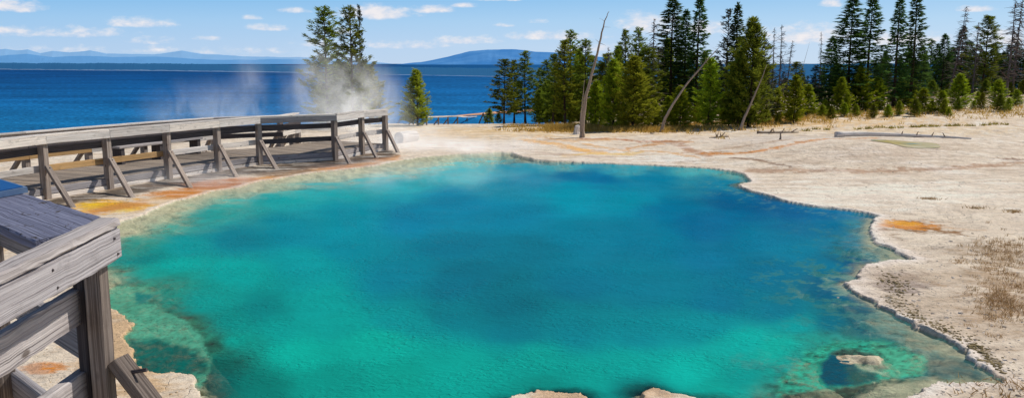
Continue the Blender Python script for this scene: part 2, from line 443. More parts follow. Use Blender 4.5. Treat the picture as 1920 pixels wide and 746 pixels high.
# basin floor
dd = np.maximum(-SDF, 0)
fl = np.zeros_like(col) + lin((206, 186, 156))
n5 = fbm(GX*5, GY*5, 5, 27); gm = np.clip(.28+1.2*n2+.9*n5, 0, 1)[..., None]
lf = (1-sm(380, 430, U))*sm(500, 560, Vv)
gm = np.clip(gm + .35*lf[..., None], 0, 1)*(.14+.72*lf[..., None])
fl = fl*(1-gm) + lin((92, 104, 70))*gm
fl = fl*(1+(.2+.3*lf[..., None])*fbm(GX*16, GY*16, 4, 28)[..., None])
inside = sm(0, .05, dd)[..., None]
col = col*(1-inside) + fl*inside
rough = np.clip(.3 + .7*n3, 0, 1)
nearR = sm(1450, 1650, U)*sm(430, 520, Vv)
col = mixc(col, (186, 164, 138), np.clip(.25+1.4*n1+.9*n2, 0, 1)*.55*nearR)
col = mixc(col, (150, 128, 104), np.clip(n3*1.6-.25, 0, 1)*.6*nearR)
col = col*np.array([1.0, .974, .93])
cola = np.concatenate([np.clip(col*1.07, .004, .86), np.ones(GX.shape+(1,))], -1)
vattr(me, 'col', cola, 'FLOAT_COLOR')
# wetness (mats and ground under the boardwalk shine a little)
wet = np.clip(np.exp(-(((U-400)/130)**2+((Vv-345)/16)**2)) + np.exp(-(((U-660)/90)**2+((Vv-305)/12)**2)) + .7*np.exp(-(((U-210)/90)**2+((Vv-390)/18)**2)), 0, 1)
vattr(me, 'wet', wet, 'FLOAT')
g = NT('sinter crust'); a = g.attr('col'); tc = g.n('TexCoord').outputs['Object']
nf = g.n('TexNoise', {'Vector': tc, 'Scale': 28.0, 'Detail': 7.0, 'Roughness': .68}).outputs[0]
ng = g.n('TexNoise', {'Vector': tc, 'Scale': 4.5, 'Detail': 8.0, 'Roughness': .7}).outputs[0]
vo = g.n('TexVoronoi', {'Vector': tc, 'Scale': 16.0, 'Randomness': 1.0}).outputs['Distance']
c = g.mix(1.0, a.outputs[0], g.ramp(nf, [(.3, .72), (.5, 1.0), (.75, 1.12)]), 'MULTIPLY')
c = g.mix(1.0, c, g.ramp(ng, [(.36, .80), (.5, 1.0), (.7, 1.06)]), 'MULTIPLY')
wv = g.n('VectorMath', {0: tc, 1: g.n('TexNoise', {'Vector': tc, 'Scale': 3.0, 'Detail': 4.0}).outputs['Color']}, operation='ADD').outputs[0]
ck = g.n('TexVoronoi', {'Vector': wv, 'Scale': 1.7, 'Randomness': 1.0}, feature='DISTANCE_TO_EDGE').outputs['Distance']
ckm = g.n('MapRange', {0: g.n('TexNoise', {'Vector': tc, 'Scale': .5, 'Detail': 3.0}).outputs[0], 1: .48, 2: .62, 3: 0, 4: 1}).outputs[0]
ckf = g.math('MULTIPLY', g.n('MapRange', {0: ck, 1: .008, 2: .03, 3: 1, 4: 0}).outputs[0], ckm)
c = g.mix(g.math('MULTIPLY', ckf, .45), c, (.16, .12, .09))
hgt = g.math('ADD', g.math('SUBTRACT', g.math('MULTIPLY', nf, .7), g.math('MULTIPLY', ckf, .6)), g.math('ADD', g.math('MULTIPLY', ng, 1.6), g.math('MULTIPLY', vo, .25)))
bmp = g.n('Bump', {'Height': hgt, 'Strength': .55, 'Distance': .035})
ro = g.math('SUBTRACT', .95, g.math('MULTIPLY', g.attr('wet').outputs['Fac'], .8))
p = g.n('BsdfPrincipled', {'Base Color': c, 'Roughness': ro, 'Normal': bmp.outputs[0], 'Specular IOR Level': .25})
g.surf(p.outputs[0]); me.materials.append(g.m)
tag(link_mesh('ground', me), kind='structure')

# ------------------------------------------------------------------ pool water
WC = [  # u, v, colour, opacity of the water column
    (300, 395, (196, 184, 160), .12), (240, 430, (176, 176, 152), .25), (350, 385, (140, 190, 180), .5), (300, 420, (90, 170, 160), .55), (260, 465, (30, 150, 140), .8), (420, 370, (110, 190, 184), .6), (400, 395, (20, 160, 160), .9),
    (500, 350, (120, 190, 186), .6), (520, 370, (10, 158, 165), .95), (620, 330, (110, 190, 195), .6), (620, 352, (20, 160, 172), .95), (720, 318, (130, 196, 204), .6), (740, 340, (20, 158, 175), .95), (830, 302, (160, 205, 210), .5), (850, 325, (60, 170, 188), .9),
    (930, 298, (150, 205, 215), .5), (950, 318, (30, 140, 170), .95), (980, 330, (0, 125, 160), 1), (1040, 312, (110, 175, 195), .7), (1060, 328, (0, 105, 152), 1), (1130, 332, (0, 108, 156), 1), (1180, 318, (80, 160, 185), .8), (1230, 335, (10, 122, 160), 1), (1300, 325, (110, 170, 185), .8),  # pale grey-blue points toward the right far edge paint in a reflective sheen
    (1350, 345, (30, 120, 155), 1), (1370, 328, (130, 175, 185), .6), (1360, 375, (0, 92, 140), 1), (1430, 385, (0, 88, 138), 1), (1480, 400, (0, 92, 142), 1), (1540, 405, (10, 100, 150), 1), (1600, 405, (40, 115, 160), .9), (1620, 425, (100, 150, 175), .6), (1560, 430, (0, 108, 150), 1),
    (1580, 460, (60, 130, 160), .7), (1620, 470, (90, 130, 140), .4), (1690, 478, (160, 160, 155), .15), (1600, 490, (20, 90, 130), .8), (1560, 500, (0, 112, 145), 1), (1570, 545, (0, 92, 125), .95), (1610, 580, (20, 92, 116), .75), (1560, 600, (0, 104, 128), 1), (1620, 620, (0, 84, 108), .9),
    (1660, 600, (120, 125, 120), .35), (1700, 630, (120, 130, 122), .35), (1680, 660, (30, 100, 112), .7), (1750, 660, (150, 145, 130), .18), (1820, 700, (176, 160, 140), .08), (1760, 700, (90, 100, 92), .4), (1700, 700, (60, 110, 105), .55), (1640, 650, (20, 130, 130), .7),
    (1615, 672, (190, 175, 145), .08), (1592, 662, (180, 170, 140), .12), (1636, 690, (180, 165, 140), .15), (1562, 690, (6, 78, 100), .93), (1580, 714, (8, 84, 100), .9), (1546, 704, (6, 84, 104), .93), (1604, 713, (60, 90, 90), .7), (1660, 680, (120, 150, 125), .4), (1640, 730, (190, 170, 140), .1), (1550, 735, (190, 170, 140), .12), (1500, 735, (120, 160, 140), .35), (1480, 700, (20, 165, 155), .7), (1530, 650, (60, 172, 160), .65), (1600, 640, (90, 170, 155), .5), (1450, 660, (0, 172, 160), .95), (1400, 640, (0, 168, 162), 1), (1400, 700, (0, 150, 145), .95),  # the dark blue points paint in the boulder's shaded side
    (1350, 725, (0, 160, 150), .9), (1300, 690, (0, 172, 162), 1), (1200, 680, (0, 158, 152), 1), (1200, 725, (0, 130, 128), .95), (1100, 700, (0, 158, 150), 1), (1000, 690, (0, 156, 148), 1), (1000, 730, (0, 140, 132), .95), (880, 700, (0, 158, 148), 1), (760, 720, (0, 150, 138), 1),
    (620, 720, (0, 142, 132), 1), (480, 730, (0, 120, 112), .95), (410, 720, (10, 100, 95), .85), (400, 680, (20, 105, 95), .75), (430, 640, (0, 150, 140), .95), (560, 660, (0, 165, 152), 1), (700, 650, (0, 168, 155), 1), (640, 600, (0, 150, 146), 1), (520, 610, (0, 148, 144), 1), (480, 575, (0, 128, 130), 1), (420, 600, (0, 142, 138), .95),
    (370, 570, (0, 150, 146), .95), (310, 560, (40, 150, 135), .7), (255, 560, (130, 150, 118), .3), (260, 600, (96, 126, 96), .4), (320, 620, (110, 134, 104), .4), (300, 660, (50, 92, 76), .55), (350, 660, (70, 108, 88), .5), (380, 650, (90, 130, 105), .45), (280, 520, (20, 160, 150), .85),
    (230, 520, (120, 160, 140), .35), (330, 500, (0, 165, 160), 1), (420, 520, (0, 160, 158), 1), (350, 460, (0, 142, 148), 1), (280, 480, (0, 128, 130), .95), (440, 450, (0, 122, 142), 1), (540, 440, (0, 130, 152), 1), (560, 500, (0, 148, 156), 1), (600, 560, (0, 156, 154), 1), (760, 600, (0, 142, 148), 1),
    (860, 600, (0, 118, 134), 1), (760, 520, (0, 122, 146), 1), (660, 400, (0, 138, 162), 1), (760, 400, (0, 122, 158), 1), (640, 460, (0, 134, 156), 1), (860, 380, (0, 122, 158), 1), (860, 460, (0, 112, 140), 1), (880, 530, (0, 106, 130), 1), (960, 400, (0, 124, 158), 1), (980, 480, (0, 114, 140), 1),
    (960, 580, (0, 106, 126), 1), (960, 630, (0, 116, 134), 1), (1080, 370, (0, 142, 170), 1), (1160, 380, (0, 138, 166), 1), (1080, 450, (0, 122, 152), 1), (1100, 540, (0, 112, 140), 1), (1080, 620, (0, 122, 138), 1), (1200, 450, (0, 118, 150), 1), (1220, 540, (0, 118, 144), 1), (1200, 620, (0, 128, 142), 1),
    (1260, 390, (0, 112, 152), 1), (1320, 420, (0, 102, 146), 1), (1340, 480, (0, 112, 148), 1), (1350, 560, (0, 112, 142), 1), (1330, 600, (0, 136, 148), 1), (1440, 450, (0, 116, 152), 1), (1460, 520, (0, 108, 142), 1), (1460, 580, (0, 116, 142), 1), (1500, 470, (0, 118, 150), 1), (1490, 610, (0, 150, 154), 1)]
ii = np.arange(0, nr, 2); jj = np.arange(len(co_l), len(co_l)+len(fine), 2)
rsel = (rr[ii] > 5.2) & (rr[ii] < 36); ii = ii[rsel]
wx = GX[np.ix_(ii, jj)]; wy = GY[np.ix_(ii, jj)]; ws = SDF[np.ix_(ii, jj)]
pu, pv = to_px(wx, wy, np.full_like(wx, -.015))
wu = pu + 38*fbm(wx*.45, wy*.35, 4, 30) + 8*fbm(wx*3, wy*2.2, 3, 31); wv = pv + (12+.05*(pv-280))*fbm(wx*.45, wy*.35, 4, 32) + 3*fbm(wx*3, wy*2.2, 3, 33)
num = np.zeros(wx.shape+(4,)); den = np.zeros(wx.shape)
for (u, v, c, al) in WC:
    s = .25 + .75*(v-280)/460     # foreshortening: far points reach less in v
    d2 = ((wu-u)/1.7)**2 + ((wv-v)/(.45+.55*s))**2
    k = 1/(d2+14**2)**2.0
    num += k[..., None]*np.array([*lin(c), al]); den += k
wc = num/den[..., None]
al = wc[..., 3]
al = al + (.5*fbm(wx*2.2, wy*2.0, 4, 35)+.45*fbm(wx*9, wy*8, 4, 37))*np.clip(1-np.abs(2*al-1)*1.05, 0, 1)
edgew = .30 + 1.15*sm(-.5, -3.0, wx)*sm(12, 15.5, wy) + 1.9*sm(16, 21, wy)*(1-sm(-1, 3, wx))
edgew = edgew*np.clip(1+.7*fbm(wx*1.3, wy*1.3, 4, 38), .5, 1.6)
al = np.clip(al, 0, 1)*sm(.0, 1.0, (-ws+.02)/edgew)
def polymask(poly, soft, jit=1.0):
    X = pu+jit*(9*fbm(wx*2.6, wy*2.2, 5, 90)+5*fbm(wx*9, wy*8, 4, 92)); Y = pv+jit*(6*fbm(wx*2.6, wy*2.2, 5, 91)+4*fbm(wx*9, wy*8, 4, 93))
    d2 = np.full(X.shape, 1e9); ins = np.zeros(X.shape, bool); n = len(poly)
    for i in range(n):
        a = np.array(poly[i], float); b = np.array(poly[(i+1) % n], float); e = b-a
        t = np.clip(((X-a[0])*e[0]+(Y-a[1])*e[1])/(e@e), 0, 1); d2 = np.minimum(d2, (X-a[0]-t*e[0])**2+(Y-a[1]-t*e[1])**2)
        c = ((a[1] > Y) != (b[1] > Y))
        if abs(e[1]) > 1e-9: ins ^= c & (X < e[0]*(Y-a[1])/e[1]+a[0])
    return sm(-soft, soft, np.sqrt(d2)*np.where(ins, 1, -1))
def setw(m, colr, alpha):
    global al
    wc[..., :3] = wc[..., :3]*(1-m[..., None]) + np.asarray(lin(colr))*m[..., None]; al = al*(1-m)+np.clip(alpha, 0, 1)*m
tx = fbm(wx*7, wy*6, 5, 95); tx2 = fbm(wx*17, wy*14, 4, 96); tx3 = fbm(wx*2.6, wy*2.2, 4, 97)
# rocky ledge under the water by the near left bank
lp = [(196, 548), (232, 534), (268, 536), (290, 548), (278, 566), (300, 578), (332, 592), (362, 610), (380, 634), (396, 668), (397, 692), (386, 712), (372, 730), (340, 720), (230, 700), (190, 600)]
setw(polymask(lp, 3.5), (146, 174, 146), .66+.22*tx+.34*tx2)
setw(polymask([(236, 628), (262, 640), (300, 632), (340, 650), (386, 664), (396, 690), (384, 704), (362, 712), (300, 708), (245, 700)], 9, 1.6), (14, 98, 90), .74+.5*tx+.4*tx2)
setw(polymask([(250, 548), (292, 550), (276, 566), (258, 566)], 4), (20, 130, 124), .8)
# mottled pale floor showing along the right shore
zr = sm(1.7, 2.6, wx)*sm(-1.75, -.25, ws)*(1-sm(10.5, 14, wy)*.6)
mot = sm(.02, .26, tx3*.9+.55*tx+.4*tx2+.35*(zr-.75))*zr
setw(mot*.75, (120, 158, 160), .38)
# pebbly green floor, boulder's shaded side painted dark blue, sandy shelf at the lower right
setw(polymask([(1455, 746), (1470, 705), (1500, 668), (1540, 646), (1600, 634), (1650, 642), (1705, 655), (1738, 672), (1728, 702), (1650, 716), (1560, 740), (1480, 760)], 10, 1.6), (92, 180, 152), .60+.7*tx2+.4*tx)
setw(polymask([(1630, 640), (1700, 655), (1738, 672), (1730, 700), (1660, 708), (1640, 690)], 6), (140, 184, 150), .62+.6*tx2+.4*tx)
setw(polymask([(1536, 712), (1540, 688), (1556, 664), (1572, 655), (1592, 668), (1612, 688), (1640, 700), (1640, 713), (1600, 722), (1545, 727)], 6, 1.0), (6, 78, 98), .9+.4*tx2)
setw(polymask([(1588, 690), (1612, 690), (1642, 699), (1644, 714), (1610, 720), (1590, 712)], 10, 1.2), (72, 98, 92), .72+.4*tx2)
setw(polymask([(1560, 662), (1580, 654), (1612, 656), (1640, 664), (1662, 678), (1664, 692), (1642, 699), (1612, 690), (1590, 672)], 4, .8), (170, 164, 140), .16+.4*tx2)
setw(polymask([(1728, 680), (1750, 664), (1800, 668), (1846, 690), (1850, 706), (1760, 712)], 8, 1.4), (70, 92, 96), .45+.6*tx)
setw(polymask([(1420, 768), (1470, 742), (1530, 733), (1600, 725), (1672, 712), (1760, 714), (1840, 714), (1840, 735), (1700, 770)], 4, 1.0), (190, 170, 140), .07+.25*np.clip(tx2, 0, 1))
al = np.clip(al, 0, 1)*sm(-.01, .03, -ws)
wc[..., :3] *= (1+.13*fbm(wx*.9, wy*.7, 6, 36)+.05*fbm(wx*6, wy*9, 3, 39))[..., None]*np.array([.32, 1.05, .94])
wc[..., 3] = 1
n0, n1_ = wx.shape
widx = np.arange(n0*n1_).reshape(n0, n1_)
wq = np.stack([widx[:-1, :-1], widx[1:, :-1], widx[1:, 1:], widx[:-1, 1:]], -1).reshape(-1, 4)
smin = np.min(np.stack([ws[:-1, :-1], ws[1:, :-1], ws[1:, 1:], ws[:-1, 1:]], -1), -1).ravel()
wq = wq[smin < .10][:, ::-1]
used = np.unique(wq); remap = np.full(n0*n1_, -1); remap[used] = np.arange(len(used)); wq = remap[wq]
wV = np.stack([wx.ravel(), wy.ravel(), np.full(wx.size, -.014)], -1)[used]
wme = fast_mesh('pool_water', wV, wq[:, ::-1], smooth=True)
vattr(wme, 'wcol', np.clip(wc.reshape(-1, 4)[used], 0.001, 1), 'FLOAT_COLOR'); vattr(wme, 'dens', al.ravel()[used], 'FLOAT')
w = NT('hot spring water'); tc = w.n('TexCoord').outputs['Object']
mp = w.n('Mapping', {'Vector': tc, 'Rotation': (0, 0, R(-14)), 'Scale': (1.0, 1.6, 1)}).outputs[0]
r1 = w.n('TexNoise', {'Vector': mp, 'Scale': 13.0, 'Detail': 2.0, 'Roughness': .5, 'Distortion': .7}).outputs[0]
r2 = w.n('TexNoise', {'Vector': mp, 'Scale': 1.1, 'Detail': 2.0}).outputs[0]
calm = w.n('MapRange', {0: r2, 1: .35, 2: .65, 3: .25, 4: 1.0}).outputs[0]
bmp = w.n('Bump', {'Height': w.math('MULTIPLY', r1, calm), 'Strength': .9, 'Distance': .032})
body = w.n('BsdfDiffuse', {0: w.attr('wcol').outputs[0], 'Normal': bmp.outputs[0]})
tr = w.n('BsdfTransparent', {0: (.90, .98, .96)})
mx = w.n('MixShader', {0: w.attr('dens').outputs['Fac'], 1: tr.outputs[0], 2: body.outputs[0]})
bm2 = w.n('Bump', {'Height': w.math('MULTIPLY', r1, calm), 'Strength': .35, 'Distance': .02})
fr = w.n('Fresnel', {'IOR': 1.33, 'Normal': bm2.outputs[0]}).outputs[0]
gl = w.n('BsdfGlossy', {0: (1, 1, 1), 'Roughness': .10, 'Normal': bm2.outputs[0]})
mx2 = w.n('MixShader', {0: w.math('MULTIPLY', fr, .045), 1: mx.outputs[0], 2: gl.outputs[0]})
w.surf(mx2.outputs[0]); wme.materials.append(w.m)
tag(link_mesh('pool_water', wme), kind='structure')

# small yellow-green pool on the mound
sp0 = gnd(1702, 270)
me = bpy.data.meshes.new('small_pool_water'); n = 40
e1 = gnd(1648, 267); e2 = gnd(1756, 272); hw = (e2-e1)/2; cc = (e1+e2)/2
pts = []
for k in range(n):
    an = 2*math.pi*k/n; rj = 1+.12*math.sin(3*an+1)+.07*math.sin(5*an)
    pts.append((cc.x+hw.x*math.cos(an)*rj, cc.y+hw.y*math.cos(an)*rj+1.35*math.sin(an)*rj, 0))
rings = [(1.0, pts), (.66, [(cc.x+(q_[0]-cc.x)*.66, cc.y+(q_[1]-cc.y)*.66, 0) for q_ in pts]), (.33, [(cc.x+(q_[0]-cc.x)*.33, cc.y+(q_[1]-cc.y)*.33, 0) for q_ in pts])]
VV_ = [(q_[0], q_[1], gz(q_[0], q_[1])+.012) for _, rg_ in rings for q_ in rg_]
me.from_pydata(VV_, [], [(r_*n+k, r_*n+(k+1) % n, (r_+1)*n+(k+1) % n, (r_+1)*n+k) for r_ in range(2) for k in range(n)]+[tuple(range(2*n, 3*n))])
w = NT('small pool water'); tc = w.n('TexCoord').outputs['Object']
cN = w.n('TexNoise', {'Vector': tc, 'Scale': .8, 'Detail': 3.0}).outputs[0]
w.surf(w.n('BsdfPrincipled', {'Base Color': w.ramp(cN, [(.36, L(136, 170, 160)), (.48, L(204, 180, 92)), (.62, L(226, 206, 150))]), 'Roughness': .25, 'Specular IOR Level': .3}).outputs[0])
me.materials.append(w.m); tag(link_mesh('small_pool_water', me), kind='structure')

# ------------------------------------------------------------------ lake
me = bpy.data.meshes.new('lake'); S = 14000
ys = [-60, 20, 30, 40, 55, 80, 120, 200, 400, 1000, 4000, S]; xs = [-S, -2000, -400, -100, -40, 0, 40, 100, 400, 2000, S]
me.from_pydata([(x, y, LAKE_Z) for y in ys for x in xs], [], [(j*len(xs)+i, j*len(xs)+i+1, (j+1)*len(xs)+i+1, (j+1)*len(xs)+i) for j in range(len(ys)-1) for i in range(len(xs)-1)])
w = NT('lake water'); tc = w.n('TexCoord').outputs['Object']
sp = w.n('SeparateXYZ', {0: tc}); dist = sp.outputs[1]
lg = w.math('LOGARITHM', w.math('MAXIMUM', dist, 1.0), 10.0)
bear = w.math('DIVIDE', sp.outputs[0], w.math('MAXIMUM', dist, 1.0))
vstr = w.n('CombineXYZ', {0: w.math('MULTIPLY', bear, 6.0), 1: w.math('MULTIPLY', lg, 26.0), 2: 0}).outputs[0]
streak = w.n('TexNoise', {'Vector': vstr, 'Scale': 1.0, 'Detail': 4.0, 'Roughness': .6}).outputs[0]
vch = w.n('CombineXYZ', {0: w.math('MULTIPLY', bear, 170.0), 1: w.math('MULTIPLY', lg, 260.0), 2: 0}).outputs[0]
chop = w.n('TexNoise', {'Vector': vch, 'Scale': 1.0, 'Detail': 2.0, 'Roughness': .6}).outputs[0]
base = w.ramp(w.n('MapRange', {0: lg, 1: 1.72, 2: 2.85, 3: 0, 4: 1}).outputs[0], [(0, L(22, 112, 164)), (.25, L(12, 90, 146)), (.6, L(6, 72, 128)), (1, L(4, 58, 108))])
base = w.mix(w.n('MapRange', {0: bear, 1: -.35, 2: .1, 3: 0, 4: .35}).outputs[0], base, L(20, 116, 176))
base = w.mix(1.0, base, w.ramp(streak, [(.3, .72), (.5, 1.0), (.72, 1.35)]), 'MULTIPLY')
base = w.mix(1.0, base, w.ramp(chop, [(.25, .55), (.5, 1.0), (.75, 1.6)]), 'MULTIPLY')
bmp = w.n('Bump', {'Height': chop, 'Strength': .3, 'Distance': .3})
df = w.n('BsdfDiffuse', {0: base}); gl = w.n('BsdfGlossy', {0: (.5, .75, 1), 'Roughness': .35, 'Normal': bmp.outputs[0]})
w.surf(w.n('MixShader', {0: .06, 1: df.outputs[0], 2: gl.outputs[0]}).outputs[0])
me.materials.append(w.m); tag(link_mesh('lake', me), kind='structure')

# ------------------------------------------------------------------ far shore, hills, mountains
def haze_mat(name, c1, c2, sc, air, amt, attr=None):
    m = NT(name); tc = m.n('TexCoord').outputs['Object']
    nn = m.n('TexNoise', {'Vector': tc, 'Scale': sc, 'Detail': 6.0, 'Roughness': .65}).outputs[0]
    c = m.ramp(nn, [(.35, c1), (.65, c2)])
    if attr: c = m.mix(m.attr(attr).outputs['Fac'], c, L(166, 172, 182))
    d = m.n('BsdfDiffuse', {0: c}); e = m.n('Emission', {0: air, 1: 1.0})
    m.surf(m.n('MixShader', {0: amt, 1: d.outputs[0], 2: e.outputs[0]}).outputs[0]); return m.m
def interp(u, pts): return np.interp(u, [p[0] for p in pts], [p[1] for p in pts])
# wooded far shore with a sandy bank at its foot
us = np.arange(-700, 2650, 1.0)
shv = interp(us, [(-700, 129), (0, 131), (300, 133.5), (540, 136.5), (700, 140), (920, 144), (1200, 147), (1600, 150), (2650, 152)])
shv = shv + .3*fbm(us/160, us*0+3.3, 2, 40)
topv = interp(us, [(-700, 117), (0, 118.5), (300, 120), (540, 123), (700, 126.5), (920, 128.5), (1200, 124), (1600, 120), (2650, 118)])
topv = topv + 1.4*fbm(us/40, us*0+1.3, 4, 41) - 1.1*np.abs(fbm(us/3.1, us*0+7, 4, 42)) - .5*rng.random(len(us))
sh = np.array([at_z(u, v, LAKE_Z) for u, v in zip(us, shv)])
dir2 = sh[:, :2]/np.linalg.norm(sh[:, :2], axis=1)[:, None]
def up_at(k, vv):   # points k metres further out, seen at height vv
    xy = sh[:, :2]+dir2*k[:, None] if not np.isscalar(k) else sh[:, :2]+dir2*k
    out = [at_y(u, v, y) for u, v, y in zip(us, vv, xy[:, 1])]
    return np.array(out)
bank = np.clip(1.6+2.0*fbm(us/25, us*0+5, 3, 43)+1.2*fbm(us/140, us*0+2, 2, 44), .25, 3.2)*interp(us, [(-700, 1), (400, .8), (640, .35), (2650, .15)])
rows = [sh, up_at(2.0, shv-bank), up_at(2.6, shv-bank-.4), up_at(8.0, (shv-bank)*.55+topv*.45), up_at(16.0, topv), up_at(200.0, topv+4)]
nn = len(us); Vs = np.concatenate(rows); k = np.arange(nn-1)
Fq = np.concatenate([np.stack([j*nn+k, j*nn+k+1, (j+1)*nn+k+1, (j+1)*nn+k], -1) for j in range(len(rows)-1)])
me = fast_mesh('far_shore', Vs, Fq)
vattr(me, 'sand', np.concatenate([np.ones(nn), np.ones(nn), np.zeros(nn*4)]), 'FLOAT')
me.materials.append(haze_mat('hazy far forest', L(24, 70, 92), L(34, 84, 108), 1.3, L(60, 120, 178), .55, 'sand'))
tag(link_mesh('far_shore_hills', me), kind='structure')
def ridge(name, prof, D, mat, jag, seed, u0=-700, u1=2650, step=2.0, depth=.25, base=124):
    us = np.arange(u0, u1, step)
    tv = interp(us, prof) + jag*fbm(us/70, us*0+seed, 6, 50+seed)
    tv = np.minimum(tv, base)
    rows = []
    for t in np.linspace(0, 1, 8):
        vv = base + (tv-base)*t
        vv = vv + .8*fbm(us/30+t*3, us*0+t*9, 4, 60+seed)*(t*(1-t)*4)
        yy = D*(1+depth*t) + D*.04*fbm(us/40, us*0+t*5, 4, 61+seed)*(t*(1-t)*4)
        rows.append(np.array([at_y(u, v, y) for u, v, y in zip(us, vv, yy)]))
    nn = len(us); k = np.arange(nn-1)
    Fq = np.concatenate([np.stack([j*nn+k, j*nn+k+1, (j+1)*nn+k+1, (j+1)*nn+k], -1) for j in range(7)])
    me = fast_mesh(name, np.concatenate(rows), Fq, smooth=True); me.materials.append(mat)
    return tag(link_mesh(name, me), kind='structure')
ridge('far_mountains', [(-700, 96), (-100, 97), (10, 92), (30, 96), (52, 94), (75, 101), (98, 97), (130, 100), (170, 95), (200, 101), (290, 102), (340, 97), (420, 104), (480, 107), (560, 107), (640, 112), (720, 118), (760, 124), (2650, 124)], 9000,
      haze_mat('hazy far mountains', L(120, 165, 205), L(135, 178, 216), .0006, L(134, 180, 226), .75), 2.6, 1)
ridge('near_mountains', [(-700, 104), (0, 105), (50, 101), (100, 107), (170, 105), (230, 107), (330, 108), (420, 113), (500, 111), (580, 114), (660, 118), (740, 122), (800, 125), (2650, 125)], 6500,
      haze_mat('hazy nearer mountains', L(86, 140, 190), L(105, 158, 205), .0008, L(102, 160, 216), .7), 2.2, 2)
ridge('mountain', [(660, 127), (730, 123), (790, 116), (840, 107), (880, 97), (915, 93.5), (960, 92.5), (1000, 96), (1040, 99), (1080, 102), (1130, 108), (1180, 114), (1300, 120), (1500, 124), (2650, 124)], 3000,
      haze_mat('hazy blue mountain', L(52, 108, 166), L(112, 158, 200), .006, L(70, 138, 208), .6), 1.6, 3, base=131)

# ------------------------------------------------------------------ wood materials
def wood(name, c_dark, c_mid, c_light, knots=True, bump=.5, dirt=.35, dth=.56, dsc=1.0):
    m = NT(name); gc = m.attr('gc').outputs['Vector']; tone = m.attr('tone').outputs['Fac']
    v1 = m.n('Mapping', {'Vector': gc, 'Scale': (1.2, 85, 85)}).outputs[0]
    gr = m.n('TexNoise', {'Vector': v1, 'Scale': 1.0, 'Detail': 5.0, 'Roughness': .65, 'Distortion': .35}).outputs[0]
    v2 = m.n('Mapping', {'Vector': gc, 'Scale': (.9, 150, 150)}).outputs[0]
    gr2 = m.n('TexNoise', {'Vector': v2, 'Scale': 1.0, 'Detail': 3.0}).outputs[0]
    c = m.ramp(gr, [(.28, c_dark), (.48, c_mid), (.72, c_light)])
    c = m.mix(1.0, c, m.ramp(gr2, [(.32, .36), (.42, .92), (.7, 1.08)]), 'MULTIPLY')
    c = m.mix(1.0, c, m.ramp(tone, [(0, (.72, .70, .68)), (.5, (1, .98, .96)), (1, (1.12, 1.06, .98))]), 'MULTIPLY')
    dn = m.n('TexNoise', {'Vector': m.n('Mapping', {'Vector': gc, 'Scale': (5*dsc, 9*dsc, 9*dsc)}).outputs[0], 'Scale': 1.0, 'Detail': 5.0, 'Roughness': .7}).outputs[0]
    c = m.mix(m.n('MapRange', {0: dn, 1: dth, 2: dth+(.16 if dsc == 1 else .05), 3: 0, 4: dirt}).outputs[0], c, (.06, .045, .035))
    h = m.math('ADD', m.math('MULTIPLY', gr, .5), gr2)
    if knots:
        kv = m.n('TexVoronoi', {'Vector': m.n('Mapping', {'Vector': gc, 'Scale': (3.2, 7.5, .01)}).outputs[0], 'Scale': 1.0, 'Randomness': 1.0}).outputs['Distance']
        kf = m.n('MapRange', {0: kv, 1: .07, 2: .13, 3: 1, 4: 0}).outputs[0]
        c = m.mix(m.math('MULTIPLY', kf, .75), c, (.07, .045, .03))
    b = m.n('Bump', {'Height': h, 'Strength': bump, 'Distance': .006})
    m.surf(m.n('BsdfPrincipled', {'Base Color': c, 'Roughness': .85, 'Normal': b.outputs[0], 'Specular IOR Level': .2}).outputs[0])
    return m.m
W_PALE = wood('pale weathered wood', L(178, 168, 160), L(228, 220, 212), L(248, 242, 236), dirt=.45)
W_GREY = wood('grey weathered wood', L(112, 106, 108), L(168, 163, 165), L(200, 196, 196), bump=.8)
W_BROWN = wood('brown weathered wood', L(80, 70, 64), L(122, 110, 102), L(172, 160, 150), bump=.9)
W_POST = wood('grey brown post wood', L(112, 98, 90), L(158, 144, 134), L(204, 192, 180), bump=.7)
W_DARK = wood('dark and shaded wood', L(48, 44, 46), L(84, 78, 80), L(118, 112, 112), dirt=.6)  # dark tone; on the far middle rails it stands for shade
W_TAN = wood('tan newer wood', L(150, 112, 66), L(198, 158, 106), L(220, 186, 140))
W_DECK = wood('grey deck planks', L(118, 104, 92), L(158, 144, 130), L(186, 174, 160), knots=False, bump=.4)
W_BLUE = wood('blue grey handrail wood', L(84, 86, 104), L(118, 122, 146), L(150, 154, 176), bump=1.0, dirt=.95, dth=.60, dsc=3.0)
W_SNAG = wood('bare dead trunk', L(96, 82, 70), L(156, 140, 124), L(206, 192, 176), knots=False)
W_BARK = wood('bark', L(40, 28, 22), L(72, 54, 44), L(104, 84, 70), knots=False)
W_GBARK = wood('grey dead bark', L(70, 62, 58), L(112, 102, 98), L(146, 136, 130), knots=False)

# ------------------------------------------------------------------ far boardwalk
PB = [(-30, 398), (88, 374), (206, 355), (317, 336.7), (410, 321.6), (487.5, 310), (628.5, 300.7), (679, 290), (723, 284)]
PP = [at_z(u, v) for u, v in PB]
p_ = PP[0]*1; d0 = (PP[1]-PP[0]); PP = [PP[0]-d0*2, PP[0]-d0] + PP
BR = [None, None, (20, 402), (137.5, 389), (249, 370), (358, 352), (444, 332), (519, 317), (656.7, 306.8), (707, 296), (747, 286)]
TOPZ, DECKZ, DW = 1.27, .24, 2.3
npost = len(PP)
def nrm(i):
    a = PP[max(i-1, 0)]; b = PP[min(i+1, npost-1)]; d = (b-a).normalized()
    return Vector((d.y, -d.x, 0))          # toward the pool
NN = [nrm(i) for i in range(npost)]
